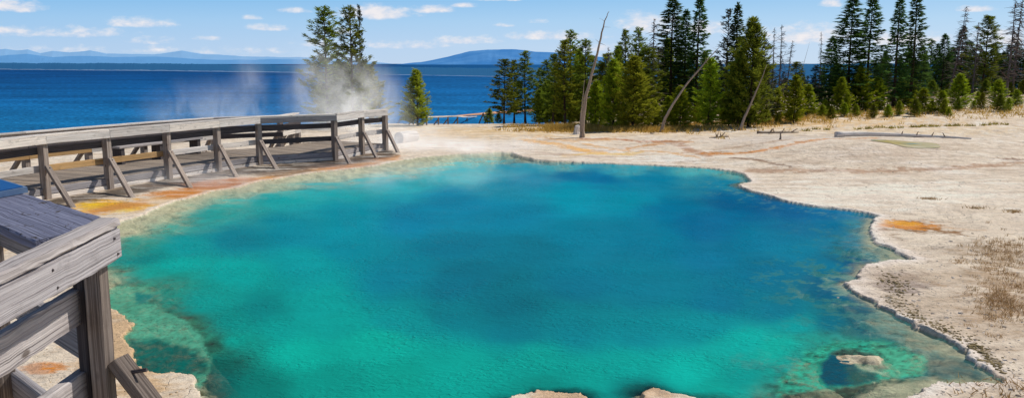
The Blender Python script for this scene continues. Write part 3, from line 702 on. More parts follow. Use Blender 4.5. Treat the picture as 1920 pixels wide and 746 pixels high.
# deck
bw = empty('boardwalk', PP[4] - NN[4]*DW*.5, 'grey plank boardwalk curving along the left shore of the blue pool', 'boardwalk')
mb = MB()
for i in range(npost-1):
    a0, a1 = PP[i]-NN[i]*.06, PP[i+1]-NN[i+1]*.06; b0, b1 = PP[i]-NN[i]*(DW+.1), PP[i+1]-NN[i+1]*(DW+.1)
    ln = (a1-a0).length; k = max(2, int(ln/.145))
    for j in range(k):
        t = (j+.5)/k; w_ = ln/k
        z = Vector((0, 0, DECKZ-.02 + random.uniform(-.003, .003)))
        mb.board(a0.lerp(a1, t)+z, b0.lerp(b1, t)+z, .04, w_-.012, ch=.004)
mb.build('deck', W_DECK, bw)
for side, off, nm in ((1, -.045, 'edge_beam'), (-1, -(DW+.12), 'edge_beam')):
    mb = MB()
    for i in range(npost-1):
        a = PP[i]+NN[i]*off; b = PP[i+1]+NN[i+1]*off
        mb.board(a+Vector((0, 0, .165)), b+Vector((0, 0, .165)), .13, .05, seg=3, wob=.003)
    mb.build('edge_beam', W_GREY if side > 0 else W_PALE, bw)
mb = MB()
for i in range(npost-1):
    a = PP[i]-NN[i]*.02; b = PP[i+1]-NN[i+1]*.02
    mb.board(a+Vector((0, 0, .045)), b+Vector((0, 0, .045)), .085, .05, seg=3, wob=.006)
mb.build('sill_beam', W_PALE, bw)
for i in range(0, npost-1):
    for o in (.25, 1.2, DW-.1):
        c_ = (PP[i]-NN[i]*o).lerp(PP[i+1]-NN[i+1]*o, .5); MB().board(c_+Vector((0, 0, -.15)), c_+Vector((0, 0, DECKZ-.05)), .1, .1, up=(1, 0, 0)).build('footing', W_DARK, bw)

def railing(root, line, nrm_, out, feet, wood_top, names=True, posts=range(0, 99), topz=TOPZ, split=None):
    """line: post base points; out: +1 the face boards sit on the +normal side"""
    n = len(line)
    for i in range(n):
        if i not in posts: continue
        b = line[i]; p = MB()
        N = nrm_[i]
        zb = -.08
        p.board(b+Vector((0, 0, zb)), b+Vector((0, 0, topz-.11)), .15, .125, up=N, seg=4, wob=.002, tone=random.uniform(.2, .8))
        po = p.build('post', W_POST, root)
        if feet and feet[i] is not None:
            f = feet[i]; hp = b+N*.09*out+Vector((0, 0, .66))
            q_ = MB(); q_.board(hp, f+Vector((0, 0, -.03)), .11, .07, up=N.cross(Vector((0, 0, 1))), seg=3, wob=.002); q_.build('brace', W_POST, po)
            q_ = MB(); dn = (f-hp).normalized(); sdv = dn.cross(N.cross(Vector((0, 0, 1)))).normalized()
            if sdv.z < 0: sdv = -sdv
            q_.tube([hp+dn*.10+sdv*.02, hp+dn*.10+sdv*.045], [.014, .014], 8); q_.build('bolt', W_DARK, po)
    for i in range(n-1):
        a, b = line[i], line[i+1]; Na, Nb = nrm_[i], nrm_[i+1]
        e = (b-a).normalized()*.004
        z = lambda h: Vector((0, 0, h))
        o1 = .073*out+.026*out
        MB().board(a+Na*o1+z(topz-.075)+e, b+Nb*o1+z(topz-.075)-e, .15, .05, seg=5, wob=.003).build('top_rail', wood_top[i % len(wood_top)], root)
        MB().board(a+Na*.02*out+z(topz+.022)+e, b+Nb*.02*out+z(topz+.022)-e, .04, .19, seg=5, wob=.002).build('cap_rail', W_PALE, root)
        o2 = -(.073+.026)*out
        MB().board(a+Na*o2+z(topz-.29)+e, b+Nb*o2+z(topz-.29)-e, .14, .05, seg=4, wob=.003).build('middle_rail', W_DARK, root)  # dark wood paints in the shadow of the top rail
        MB().board(a+Na*o2+z(.615)+e, b+Nb*o2+z(.615)-e, .13, .05, seg=4, wob=.003).build('lower_rail', (W_TAN if i in (3, 4) else W_DARK if i == 7 else W_PALE), root)
feet = [None if f is None else gnd(*f) for f in BR]
feet[0] = PP[0]+NN[0]*.9; feet[1] = PP[1]+NN[1]*.9
r1_ = empty('railing', PP[5], 'weathered wooden railing with slanted braces along the pool edge of the boardwalk', 'railing')
railing(r1_, PP, NN, 1, feet, [W_PALE, W_PALE, W_PALE, W_PALE, W_PALE, W_PALE, W_PALE, W_GREY, W_PALE, W_PALE])
# lake side
LP = [PP[i]-NN[i]*(DW+.25) for i in range(npost-1)]; LN = [NN[i] for i in range(npost-1)]
LP.append((LP[-1]+(LP[-1]-LP[-2])*.55)); LN.append(LN[-1])
r2_ = empty('railing', LP[4], 'pale wooden railing on the lake side of the boardwalk behind the nearer rail', 'railing')
lfeet = [LP[i]-LN[i]*.75+Vector((0, 0, .0)) for i in range(len(LP))]
for i in range(len(LP)):
    lfeet[i].z = gz(lfeet[i].x, lfeet[i].y)
railing(r2_, LP, LN, -1, lfeet, [W_PALE], topz=1.13)
# two box-built benches on the lake side of the deck
def bench(u0, u1, v, label):
    a = at_z(u0, v, DECKZ); b = at_z(u1, v, DECKZ); d = (b-a).normalized(); c_ = (a+b)/2
    dirw = (PP[5]-PP[4]).normalized(); a = c_-dirw*.75; b = c_+dirw*.75
    root = empty('bench', c_, label, 'bench', None)
    MB().board(a+Vector((0, 0, .42)), b+Vector((0, 0, .42)), .05, .36, seg=3, wob=.002).build('seat', W_GREY, root)
    for p in (a.lerp(b, .08), a.lerp(b, .92)):
        nn_ = Vector((dirw.y, -dirw.x, 0))
        MB().board(p+Vector((0, 0, .0)), p+Vector((0, 0, .394)), .30, .12, up=nn_, tone=.4).build('leg', W_DARK, root)
bench(238, 284, 303, 'low dark plank bench on the boardwalk between the second and third far braces')
bench(318, 352, 292, 'low dark plank bench on the boardwalk behind the third braced post')

# ------------------------------------------------------------------ near railing and deck, lower left
zt = H-.685
def P(u, v, z): return at_z(u, v, z)
nr_ = empty('railing', (-1.75, 3.55, .9), 'large grey wooden railing corner with knotty boards in the lower left foreground', 'railing')
def ext(a, b, k): return a + (b-a)*k
# outer face boards running along the view
R1 = P(215, 428, zt); L1 = P(0, 531, zt); L1e = ext(R1, L1, 2.1); L1e.z = R1.z = zt
BHh = .125
MB().board(R1+Vector((0, 0, -BHh/2)), L1e+Vector((0, 0, -BHh/2)), BHh, .045, seg=26, wob=.003, tone=.55).build('top_rail', W_GREY, nr_)
c0 = P(205, 416, zt+.028); c1 = P(0, 512, zt+.028); c1e = ext(c0, c1, 2.1); c1e.z = c0.z
MB().board(c0, c1e, .035, .085, seg=26, wob=.003, tone=.95).build('cap_rail', W_GREY, nr_)
for (u_, v_, z_) in ((205, 470, zt-.10), (199, 446, zt-.03), (70, 520, zt-.03), (76, 560, zt-.10)):
    q_ = R1+(L1-R1)*((215-u_)/215.0); q_ = Vector((q_.x+.022, q_.y, z_)); MB().tube([q_, q_+Vector((.006, 0, 0))], [.006, .005], 8).build('nail', W_DARK, nr_)
# posts
pc = P(186, 491, zt-.13)
dirn = (L1-R1).normalized(); inn = Vector((-1, 0, 0))
pb = R1+dirn*.10+inn*.052
MB().board((pb.x, pb.y, 0-.1), (pb.x, pb.y, zt-.02), .068, .085, up=(1, 0, 0), seg=10, wob=.002, tone=.3).build('post', W_BROWN, nr_)
pb2 = pb+dirn*.0+Vector((-.085, .06, 0))
MB().board((pb2.x, pb2.y, -.1), (pb2.x, pb2.y, zt-.05), .05, .09, up=(1, 0, 0), seg=6, wob=.002, tone=.1).build('post', W_DARK, nr_)
pb3 = pb+dirn*1.75
MB().board((pb3.x, pb3.y, -.1), (pb3.x, pb3.y, zt-.02), .095, .09, up=(1, 0, 0), seg=6, tone=.3).build('post', W_BROWN, nr_)
# second board: inside face
zb2 = zt-.24
a = P(168, 524, zb2); b = P(0, 622, zb2); be = ext(a, b, 2.0); be.z = a.z
MB().board(a+Vector((0, 0, -.075)), be+Vector((0, 0, -.075)), .148, .042, seg=24, wob=.003, tone=.9).build('middle_rail', W_GREY, nr_)
# third board low
zb3 = zt-.60
a = P(178, 676, zb3); b = P(80, 746, zb3); be = ext(a, b, 3.0); be.z = a.z
MB().board(a+Vector((0, 0, -.06)), be+Vector((0, 0, -.06)), .125, .05, seg=20, wob=.003, tone=.95).build('lower_rail', W_GREY, nr_)
# diagonal brace to the ground outside
bf = at_z(305, 790, 0.0); bt = Vector((pb.x+.05, pb.y+.03, zt-.55))
brc = MB().board(bt, Vector((bt.x+.62, bt.y-.12, zt-1.35)), .11, .05, up=(0, 1, 0), seg=6, wob=.002, tone=.1).build('brace', W_BROWN, nr_)
bl = bt+Vector((.09, -.02, -.05)); MB().tube([bl+Vector((-.03, 0, .0)), bl+Vector((.04, .0, .012))], [.009, .009], 8).build('bolt', W_DARK, nr_)
# cap plank leaving the corner to the back left, and the rails below it
A = P(198, 413, zt); B = P(30, 360, zt); dv = (B-A); dv.z = 0; dv.normalize(); pr = Vector((-dv.y, dv.x, 0))
if pr.y > 0: pr = -pr
wdt = .33
tilt = Vector((pr.x*.97, pr.y*.97, -.10)).normalized()
mid = A+tilt*wdt/2+Vector((0, 0, -.012))
MB().board(mid-dv*.12, mid+dv*2.2, wdt, .045, up=tilt, seg=26, wob=.003, tone=.5).build('cap_plank', W_BLUE, nr_)
ins = A+pr*.10
for (zz, hh, wd) in ((zt-.20, .14, W_GREY), (zt-.56, .15, W_GREY)):
    s0 = ins+dv*.02; s0 = Vector((s0.x, s0.y, zz)); s1 = s0+dv*2.2
    MB().board(s0, s1, hh, .045, seg=8, wob=.002, tone=.05).build('side_rail', wd, nr_)
for t in (1.22,):
    q_ = ins+dv*t+pr*.05
    MB().board((q_.x, q_.y, -.1), (q_.x, q_.y, zt-.05), .13, .1, up=dv, seg=6, wob=.002, tone=.2).build('post', W_BROWN, nr_)
# near deck
nd = empty('boardwalk', (-2.6, 2.6, .9), 'shadowed plank deck of the near boardwalk at the lower left corner', 'boardwalk')
dz = zt-.98
mb = MB()
o = ins-dirn*0
for j in range(34):
    q0 = ins+dirn*(.15+.145*j); q0 = Vector((q0.x-.03, q0.y, dz-.02))
    ln = 2.0
    q1 = q0+Vector((-ln, ln*.72, 0))
    mb.board(q0, q1, .04, .10, ch=.004)
mb.build('deck', W_DECK, nd)
e0 = Vector((ins.x, ins.y, dz-.06)); 
MB().board(e0+dirn*.05, e0+dirn*5, .14, .05, seg=4, tone=.6).build('edge_beam', W_PALE, nd)
MB().board(e0+dv*.0, e0+dv*2.6, .14, .05, seg=4, tone=.3).build('edge_beam', W_GREY, nd)
# blue interpretive sign on the plank
sg_c = P(4, 384, zt+.03)
sgr = empty('sign', mid+dv*1.0, 'small blue sign board with white writing fixed on the foreground railing plank', 'sign')
def quad_plate(name, c, du, dvv, w_, h_, t_, mat, parent):
    n_ = du.cross(dvv).normalized(); me = bpy.data.meshes.new(name)
    V = []
    for s in (0, t_):
        for (a_, b_) in ((-.5, -.5), (.5, -.5), (.5, .5), (-.5, .5)):
            V.append(c+du*w_*a_+dvv*h_*b_+n_*s-(parent.location if parent else Vector()))
    me.from_pydata([tuple(v) for v in V], [], [(3, 2, 1, 0), (4, 5, 6, 7), (0, 1, 5, 4), (1, 2, 6, 5), (2, 3, 7, 6), (3, 0, 4, 7)]); me.materials.append(mat)
    return link_mesh(name, me, parent)
def plain(name, c, rough=.6, spec=.3, nz=.12):
    m = NT(name); tc = m.n('TexCoord').outputs['Object']
    nn_ = m.n('TexNoise', {'Vector': tc, 'Scale': 30.0, 'Detail': 4.0}).outputs[0]
    cc_ = m.mix(1.0, c, m.ramp(nn_, [(.3, 1-nz), (.7, 1+nz)]), 'MULTIPLY')
    m.surf(m.n('BsdfPrincipled', {'Base Color': cc_, 'Roughness': rough, 'Specular IOR Level': spec}).outputs[0]); return m.m
M_SIGN = plain('blue sign', L(20, 88, 150)); M_EDGE = plain('sign edge', L(110, 135, 165)); M_WHITE = plain('white lettering', L(235, 240, 245))
tn = -tilt; sc_ = mid+dv*1.02+Vector((0, 0, .028))
up_n = dv.cross(tilt).normalized()
if up_n.z < 0: up_n = -up_n
SW, SH_ = .5, .36
sc_ = mid+dv*(1.06+SW/2)+up_n*.024
quad_plate('backing', sc_, (-dv), tn, SW, SH_, .03, M_EDGE, sgr) if (-dv).cross(tn).z > 0 else quad_plate('backing', sc_, dv, tn, SW, SH_, .03, M_EDGE, sgr)
ptop = sc_+up_n*.031
pl_ = quad_plate('panel', ptop, (-dv), tn, SW-.03, SH_-.03, .004, M_SIGN, sgr)
# white characters near the visible corner of the panel
def strokes(name, segs, org, ux, uy, size, mat, parent):
    V = []; Fs = []
    for (x0, y0, x1, y1) in segs:
        a = org+ux*x0*size+uy*y0*size; b = org+ux*x1*size+uy*y1*size; d = (b-a).normalized(); s_ = d.cross(up_n)*size*.09
        bb = len(V); V += [a-s_, a+s_, b+s_, b-s_]; Fs.append((bb, bb+1, bb+2, bb+3))
    me = bpy.data.meshes.new(name); me.from_pydata([tuple(v-parent.location) for v in V], [], Fs); me.materials.append(mat); return link_mesh(name, me, parent)
ox = ptop-dv*(SW/2-.10)+up_n*.008
strokes('lettering', [(0, 0, 0, 1), (0, 0, .6, 0), (1, 0, 1, 1), (1, 1, 1.6, 1), (1, .5, 1.5, .5), (1, 0, 1.6, 0)], ox+dv*.02-tn*.09, -tn*-1.0, dv, .07, M_WHITE, sgr)

# ------------------------------------------------------------------ trees
def needle_tris(pos, dirs, ln, wd):
    """pos (n,3), dirs (n,3) unit -> triangles"""
    n = len(pos); rnd = rng.normal(size=(n, 3)); s = np.cross(dirs, rnd); s /= np.linalg.norm(s, axis=1)[:, None]+1e-9
    ln = np.asarray(ln)[:, None]; wd = np.asarray(wd)[:, None]
    a = pos - s*wd*.5; b = pos + s*wd*.5; c = pos + dirs*ln
    V = np.stack([a, b, c], 1).reshape(-1, 3); Fq = np.arange(3*n).reshape(n, 3)
    return V, Fq
def bpt(base, an, L_, pitch, curl, t):
    r = L_*t; z = L_*(math.tan(pitch)*t + curl*t*t)
    return np.stack([base[0]+math.cos(an)*r, base[1]+math.sin(an)*r, base[2]+z], -1)
def make_tree(kind, seed):
    g = np.random.default_rng(seed); global rng; rng = g; random.seed(seed)
    Vs, Fs, sh_ = [], [], []; tb = MB(); nv = 0
    bend = g.normal(0, .012, 2)
    ctr = lambda h: np.array([bend[0]*math.sin(h*3), bend[1]*math.sin(h*2.5), h])
    tr0 = {'spruce': .014, 'pine': .013, 'young': .015, 'sparse': .011, 'snag': .011}[kind]
    hs = np.linspace(-.02, .985, 9)
    tb.tube([ctr(h) for h in hs], [tr0*(1-.93*max(h, 0)) + (.006 if h < .01 else 0) for h in hs], 7)
    lim = MB()
    def limb(base, an, L_, pitch, curl, r0):
        ts = np.array([0, .35, .7, 1.0]); pts = [bpt(base, an, L_, pitch, curl, t) for t in ts]
        lim.tube(pts, [r0, r0*.75, r0*.5, r0*.2], 3, closed=False)
    def tufts(P_, D_, ln, wd, shade):
        nonlocal nv
        V, Fq = needle_tris(P_, D_, ln, wd); Vs.append(V); Fs.append(Fq+nv); nv += len(V); sh_.append(np.repeat(shade, 3))
    if kind == 'spruce':
        RAD = .115; h = .05
        dead = g.uniform(.04, .2)
        while h < .985:
            nb = int(g.integers(4, 7)); a0 = g.uniform(0, 6.28)
            prof = (1-h)**.72
            for b in range(nb):
                if g.random() < .13: continue
                an = a0+6.28*b/nb+g.normal(0, .25); L_ = max(RAD*prof*g.uniform(.55, 1.2), .006)
                if h < dead: L_ *= .8
                pitch = R(-18+60*h**2.5+g.normal(0, 6)); curl = g.uniform(.05, .35)
                base = ctr(h)
                n = int(8+34*L_/RAD)
                if h < dead: n = n//3
                t = g.uniform(.12, 1.02, n)**.8
                p = bpt(base, an, L_, pitch, curl, t)
                side = g.uniform(-1, 1, n)*(1.05-t)*.38*L_
                p[:, 0] += -math.sin(an)*side; p[:, 1] += math.cos(an)*side; p[:, 2] += -np.abs(side)*.25 - g.uniform(0, .008, n)
                da = an+np.sign(side)*g.uniform(.1, .9, n)
                d = np.stack([np.cos(da), np.sin(da), g.normal(-.25, .4, n)], -1); d /= np.linalg.norm(d, axis=1)[:, None]
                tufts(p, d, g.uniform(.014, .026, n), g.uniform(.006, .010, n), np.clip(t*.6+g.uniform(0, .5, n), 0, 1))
                if b % 2 == 0: limb(base, an, L_*.9, pitch, curl, .0022)
            h += .0185*(1.15-.35*h)*g.uniform(.8, 1.25)
        n = 60; hh = g.uniform(.93, 1.0, n); an = g.uniform(0, 6.28, n)
        p = np.stack([bend[0]*0+np.cos(an)*.004, np.sin(an)*.004, hh], -1); p[:, :2] += ctr(.98)[:2]
        d = np.stack([np.cos(an)*.5, np.sin(an)*.5, np.ones(n)*.8], -1); d /= np.linalg.norm(d, axis=1)[:, None]
        tufts(p, d, np.full(n, .016), np.full(n, .006), g.uniform(.3, 1, n))
    elif kind == 'young':
        RAD = .215; h = .03
        lobes = g.normal(0, .16, 8)
        while h < .97:
            nb = int(g.integers(6, 9)); a0 = g.uniform(0, 6.28)
            prof = min(1, (h+.05)/.17)**.5*(1-h)**.8
            for b in range(nb):
                an = a0+6.28*b/nb+g.normal(0, .3)
                L_ = max(RAD*prof*g.uniform(.6, 1.18)*(1+lobes[int((an % 6.283)/6.2832*8) % 8]), .012)
                pitch = R(12+30*h+g.normal(0, 9)); curl = g.uniform(.1, .5)
                base = ctr(h); n = int(6+15*L_/RAD)
                t = g.uniform(.25, 1.03, n)
                p = bpt(base, an, L_, pitch, curl, t)
                for rep in range(4):
                    da = an+g.normal(0, .9, n); pp = p+g.normal(0, .008, p.shape)
                    d = np.stack([np.cos(da), np.sin(da), g.uniform(-.1, 1.5, n)], -1); d /= np.linalg.norm(d, axis=1)[:, None]
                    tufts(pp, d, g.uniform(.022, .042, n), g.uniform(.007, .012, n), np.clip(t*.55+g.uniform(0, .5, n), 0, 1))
                if b % 2 == 0: limb(base, an, L_*.9, pitch, curl, .003)
            h += .034*g.uniform(.8, 1.3)
        n = 70; hh = g.uniform(.9, 1.0, n); an = g.uniform(0, 6.28, n)
        p = np.stack([np.cos(an)*.006, np.sin(an)*.006, hh-.02], -1)
        d = np.stack([np.cos(an)*.5, np.sin(an)*.5, np.ones(n)], -1); d /= np.linalg.norm(d, axis=1)[:, None]
        tufts(p, d, np.full(n, .03), np.full(n, .008), g.uniform(.4, 1, n))
    elif kind in ('pine', 'sparse'):
        RAD = .15 if kind == 'pine' else .11; h = g.uniform(.10, .2)
        while h < .975:
            nb = int(g.integers(3, 6)); a0 = g.uniform(0, 6.28)
            prof = (.35+.65*min(1, (h-.05)/.25))*(1-h)**.62+.05
            for b in range(nb):
                an = a0+6.28*b/nb+g.normal(0, .4); L_ = max(RAD*prof*g.uniform(.4, 1.25), .015)
                pitch = R(4+34*h+g.normal(0, 11)); curl = g.uniform(.0, .5)
                base = ctr(h); limb(base, an, L_, pitch, curl, .003)
                if kind == 'sparse' and g.random() < .45: continue
                nc = max(2, int(9*L_/RAD*(1 if kind == 'pine' else .7)))
                for c_ in range(nc):
                    t = g.uniform(.35, 1.0); cp = bpt(base, an, L_, pitch, curl, np.array([t]))[0]
                    n = int(g.integers(10, 17)); 
                    da = an+g.normal(0, 1.2, n)
                    d = np.stack([np.cos(da), np.sin(da), g.uniform(-.3, 1.3, n)], -1); d /= np.linalg.norm(d, axis=1)[:, None]
                    pp = cp + g.normal(0, .007, (n, 3))
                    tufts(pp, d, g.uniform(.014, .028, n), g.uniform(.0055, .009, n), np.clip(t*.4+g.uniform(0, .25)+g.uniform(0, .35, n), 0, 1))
            h += .027*g.uniform(.7, 1.4)
        n = 60; hh = g.uniform(.93, 1.0, n); an = g.uniform(0, 6.28, n)
        p = np.stack([np.cos(an)*.005, np.sin(an)*.005, hh-.01], -1); p[:, :2] += ctr(.98)[:2]
        d = np.stack([np.cos(an)*.6, np.sin(an)*.6, np.ones(n)*.8], -1); d /= np.linalg.norm(d, axis=1)[:, None]
        tufts(p, d, np.full(n, .018), np.full(n, .006), g.uniform(.3, 1, n))
    elif kind == 'snag':
        for _ in range(190):
            h = g.uniform(.15, .98); an = g.uniform(0, 6.28); L_ = .085*(1-h)**.45*g.uniform(.2, 1.25)
            limb(ctr(h), an, L_, R(g.normal(-5, 22)), g.uniform(-.6, .3), .0030)
            if g.random() < .5:
                p = bpt(ctr(h), an, L_, 0, 0, .6); limb(p, an+g.normal(0, .9), L_*.5, R(g.normal(0, 25)), 0, .0014)
    def mbmesh(mb, nm, mat):
        m_ = bpy.data.meshes.new(nm); m_.from_pydata(mb.V, [], mb.Fc); m_.update()
        vattr(m_, 'gc', np.array(mb.gc)*np.array([8, 1, 1]), 'FLOAT_VECTOR'); vattr(m_, 'tone', mb.tone, 'FLOAT'); m_.materials.append(mat); return m_
    out = {'trunk': mbmesh(tb, 'trunk', W_GBARK if kind in ('snag',) else W_BARK)}
    if lim.V: out['branches'] = mbmesh(lim, 'branches', W_GBARK if kind in ('snag', 'sparse') else W_BARK)
    if Vs:
        m_ = fast_mesh('crown', np.concatenate(Vs), np.concatenate(Fs)); vattr(m_, 'shade', np.concatenate(sh_), 'FLOAT')
        out['crown'] = m_
    return out
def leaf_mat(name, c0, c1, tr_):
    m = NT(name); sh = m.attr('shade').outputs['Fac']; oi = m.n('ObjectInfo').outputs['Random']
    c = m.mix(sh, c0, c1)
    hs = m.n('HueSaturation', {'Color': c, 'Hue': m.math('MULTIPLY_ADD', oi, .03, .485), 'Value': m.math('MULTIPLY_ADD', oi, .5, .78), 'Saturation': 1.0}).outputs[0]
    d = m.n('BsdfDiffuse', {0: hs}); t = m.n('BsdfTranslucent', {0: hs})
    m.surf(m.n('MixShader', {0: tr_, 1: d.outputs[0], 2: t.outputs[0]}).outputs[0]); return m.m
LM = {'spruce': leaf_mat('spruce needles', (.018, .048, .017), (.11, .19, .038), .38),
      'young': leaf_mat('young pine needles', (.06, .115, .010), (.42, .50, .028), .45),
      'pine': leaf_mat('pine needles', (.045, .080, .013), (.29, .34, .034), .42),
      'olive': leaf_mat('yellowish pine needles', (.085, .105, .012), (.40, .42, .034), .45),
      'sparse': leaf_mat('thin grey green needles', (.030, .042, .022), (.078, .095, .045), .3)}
PROTO = {}
for kd, n_ in (('spruce', 4), ('young', 5), ('pine', 4), ('sparse', 2), ('snag', 3)):
    PROTO[kd] = [make_tree(kd, 100+17*i+len(kd)) for i in range(n_)]
BASER = {'spruce': .105, 'young': .215, 'pine': .15, 'sparse': .11, 'snag': .06}
_cr = {}
def crown_mesh(kd, i, lm):
    key = (kd, i, lm)
    if key not in _cr:
        m_ = PROTO[kd][i]['crown'].copy(); m_.materials.clear(); m_.materials.append(LM[lm]); _cr[key] = m_
    return _cr[key]
NAMES = {'spruce': 'spruce_tree', 'young': 'young_pine', 'pine': 'pine_tree', 'olive': 'pine_tree', 'sparse': 'thin_pine', 'snag': 'dead_tree'}
rt = random.Random(3); count = {}
def tree(kind, u, vb, vt, w_, label, dist=None, group=None, lean=0.0, lm=None):
    kd = {'olive': 'pine'}.get(kind, kind); lm = lm or kind
    if dist is None: b = gnd(u, vb)
    else:
        d = ray(u, vb); k = dist/d[1]; b = Vector((d[0]*k, dist, 0)); b.z = gz(b.x, b.y)
    top = at_y(u, vt, b.y); h = max(top.z-b.z, .3)
    dep = b.y/CT
    sx = (1.35 if kd == 'young' else 1.6)*(w_/F*dep)/(2*BASER[kd]*h) if w_ else 1.0
    sx = min(max(sx, .55), 2.4)
    i = count.get(kd, 0) % len(PROTO[kd]); count[kd] = count.get(kd, 0)+1
    root = empty(NAMES[kind], b, label, 'tree' if kd != 'snag' else 'dead tree', group)
    root.rotation_euler = (0, lean, 0)
    rz = rt.uniform(0, 6.28)
    for nm, m_ in PROTO[kd][i].items():
        o = bpy.data.objects.new(nm, crown_mesh(kd, i, lm) if nm == 'crown' else m_); C.objects.link(o); o.parent = root
        o.scale = (h*sx, h*sx, h) if nm != 'trunk' else (h*max(.8, min(sx, 1.2)),)*2+(h,)
        o.rotation_euler = (0, 0, rz)
    return root
T = tree
# group by the left lake shore
T('pine', 616, 238, 12, 74, 'tall open pine, left one of the pair rising out of the steam', lean=.0)
T('pine', 662, 238, 9, 56, 'tall dense pine, right one of the pair rising out of the steam', lm='pine')
T('sparse', 680, 237, 9, 18, 'thin bare-stemmed pine at the right side of the steam pines')
T('young', 693, 234, 122, 62, 'broad young pine at the right foot of the steam pines', lm='olive')
T('young', 622, 234, 128, 90, 'low bushy pine veiled by steam behind the boardwalk')
T('young', 652, 236, 118, 80, 'bushy pine between the tall steam pines, half hidden in vapour')
T('young', 783, 236, 130, 56, 'single cone-shaped pine standing alone at the lake shore', lm='olive')
# clump right of the beach
T('young', 918, 231, 203, 22, 'tiny young pine at the edge of the beach railing')
T('young', 935, 231, 212, 20, 'tiny low pine at the foot of the leftmost lakeside pine')
T('pine', 945, 232, 111, 50, 'open dark pine with wide low branches, leftmost of the lakeside clump', lm='pine')
T('pine', 964, 231, 113, 30, 'narrow dark pine, second from left in the lakeside clump', lm='pine')
T('pine', 985, 231, 95, 42, 'taller dark pine, third from left in the lakeside clump', lm='pine')
T('pine', 1011, 230, 128, 28, 'short narrow pine with a gap of lake on each side')
T('pine', 1036, 232, 101, 36, 'narrow pine just left of the bushy yellow-green pine')
T('olive', 1060, 235, 75, 46, 'bushy yellow-green pine left of the leaning bare trunk')
T('pine', 1069, 231, 56, 44, 'pine with a pointed top above the yellow-green one')
T('pine', 1097, 233, 72, 44, 'pine right behind the tall leaning bare trunk')
T('young', 1118, 238, 150, 44, 'small pine right of the foot of the leaning bare trunk')
T('pine', 1126, 232, 118, 40, 'mid-height pine right of the leaning bare trunk')
T('snag', 1137, 222, 86, 16, 'faint thin dead tree right of the tall leaning trunk')
T('young', 1150, 240, 110, 62, 'dark bushy pine behind the broad bright cone-shaped pine')
T('pine', 1168, 230, 56, 34, 'narrow pine top left above the broad bright pine')
T('pine', 1193, 230, 51, 40, 'narrow pine top right above the broad bright pine')
T('young', 1186, 243, 104, 80, 'broad bright cone-shaped pine in the front of the clump', lm='olive')
T('snag', 1220, 228, 32, 30, 'tall grey dead tree left of the dark spruces')
T('pine', 1214, 230, 88, 48, 'pine at the foot of the tall grey dead tree')
T('young', 1226, 241, 190, 30, 'low young pine beside the foot of the curved bare trunk')
T('spruce', 1258, 224, -6, 66, 'tallest dark spruce, left of the spruce trio')
T('spruce', 1282, 223, 18, 44, 'middle spruce of the dark spruce trio')
T('spruce', 1304, 224, -8, 46, 'slim tall spruce, right of the spruce trio')
T('young', 1252, 239, 180, 36, 'bright low pine behind the curved bare trunk')
T('young', 1276, 241, 160, 48, 'bright green young pine beneath the slim spruce')
T('young', 1327, 238, 108, 58, 'dark green cone-shaped pine right of the spruce trio')
T('sparse', 1361, 218, 16, 40, 'thin tall pine, left of the twin tops')
T('spruce', 1376, 218, 5, 36, 'thin tall spruce, right of the twin tops')
T('young', 1384, 237, 95, 60, 'bushy pine at the left of the big green pine', lm='pine')
T('young', 1404, 238, 33, 84, 'biggest green bushy pine, behind the leaning grey trunk', lm='pine')
T('sparse', 1428, 226, 72, 34, 'grey-green pine right of the biggest bushy pine')
T('young', 1366, 236, 170, 46, 'low spreading pine between the dark cone pine and the biggest pine')
T('snag', 1444, 204, 50, 14, 'pale dead pole, leftmost of the bare poles')
T('snag', 1458, 204, 44, 18, 'dark dead pole with short branches, tallest of the bare poles')
T('snag', 1469, 206, 74, 16, 'slightly leaning dead pole right of the tallest one', lean=.08)
T('sparse', 1434, 232, 122, 34, 'thin-crowned pine with a bare dark lower trunk', lean=.05)
T('young', 1455, 224, 165, 34, 'small pine between the bare-trunked pine and the bright young pine')
T('pine', 1488, 216, 116, 36, 'dark pine behind the bright young pine')
T('young', 1487, 230, 141, 46, 'bright young cone pine alone on the pale ground')
T('snag', 1531, 202, 58, 10, 'thin bare pole standing before the dark spruce group')
T('young', 1514, 218, 158, 34, 'yellow-green young pine right of the bright young cone')
T('sparse', 1526, 208, 122, 40, 'pale sparse pine left of the dark spruce group')
T('young', 1545, 214, 186, 36, 'low round pine bush in front of the dark spruce group')
T('spruce', 1553, 205, 68, 46, 'shorter dark spruce on the left of the spruce group')
T('spruce', 1590, 208, -8, 66, 'tall broad dark spruce in the middle of the spruce group')
T('spruce', 1623, 206, -10, 56, 'tall dark spruce on the right of the spruce group')
T('young', 1576, 212, 145, 34, 'narrow young pine in front of the broad dark spruce')
T('young', 1611, 209, 125, 52, 'bright broad young pine between the two tall spruces')
T('young', 1643, 207, 145, 42, 'bright young pine right of the spruce group')
T('spruce', 1675, 203, -12, 38, 'narrow column-like spruce, left of the second tall pair')
T('spruce', 1704, 201, -14, 44, 'tall spruce with a thick top, right of the second tall pair')
T('snag', 1664, 196, 130, 40, 'grey twiggy dead sapling at the foot of the column-like spruce')
T('young', 1729, 213, 165, 50, 'round bushy young pine at the front edge of the right slope')
T('young', 1765, 212, 170, 40, 'smaller round pine next to the front bushy one')
T('young', 1779, 219, 203, 18, 'tiny sprig of pine standing on the pale slope')
T('young', 1798, 203, 138, 42, 'bright cone pine right of the round bushes')
T('young', 1870, 201, 150, 48, 'bright round young pine near the right end of the row')
T('young', 1904, 199, 168, 30, 'small round pine near the right edge of the picture')
T('young', 1832, 197, 172, 34, 'low pine bush between the bright cone pine and the right one')
T('young', 1680, 202, 160, 34, 'small pine at the foot of the second tall spruce pair')
T('young', 1706, 200, 155, 36, 'small pine below the spruce with the thick top')
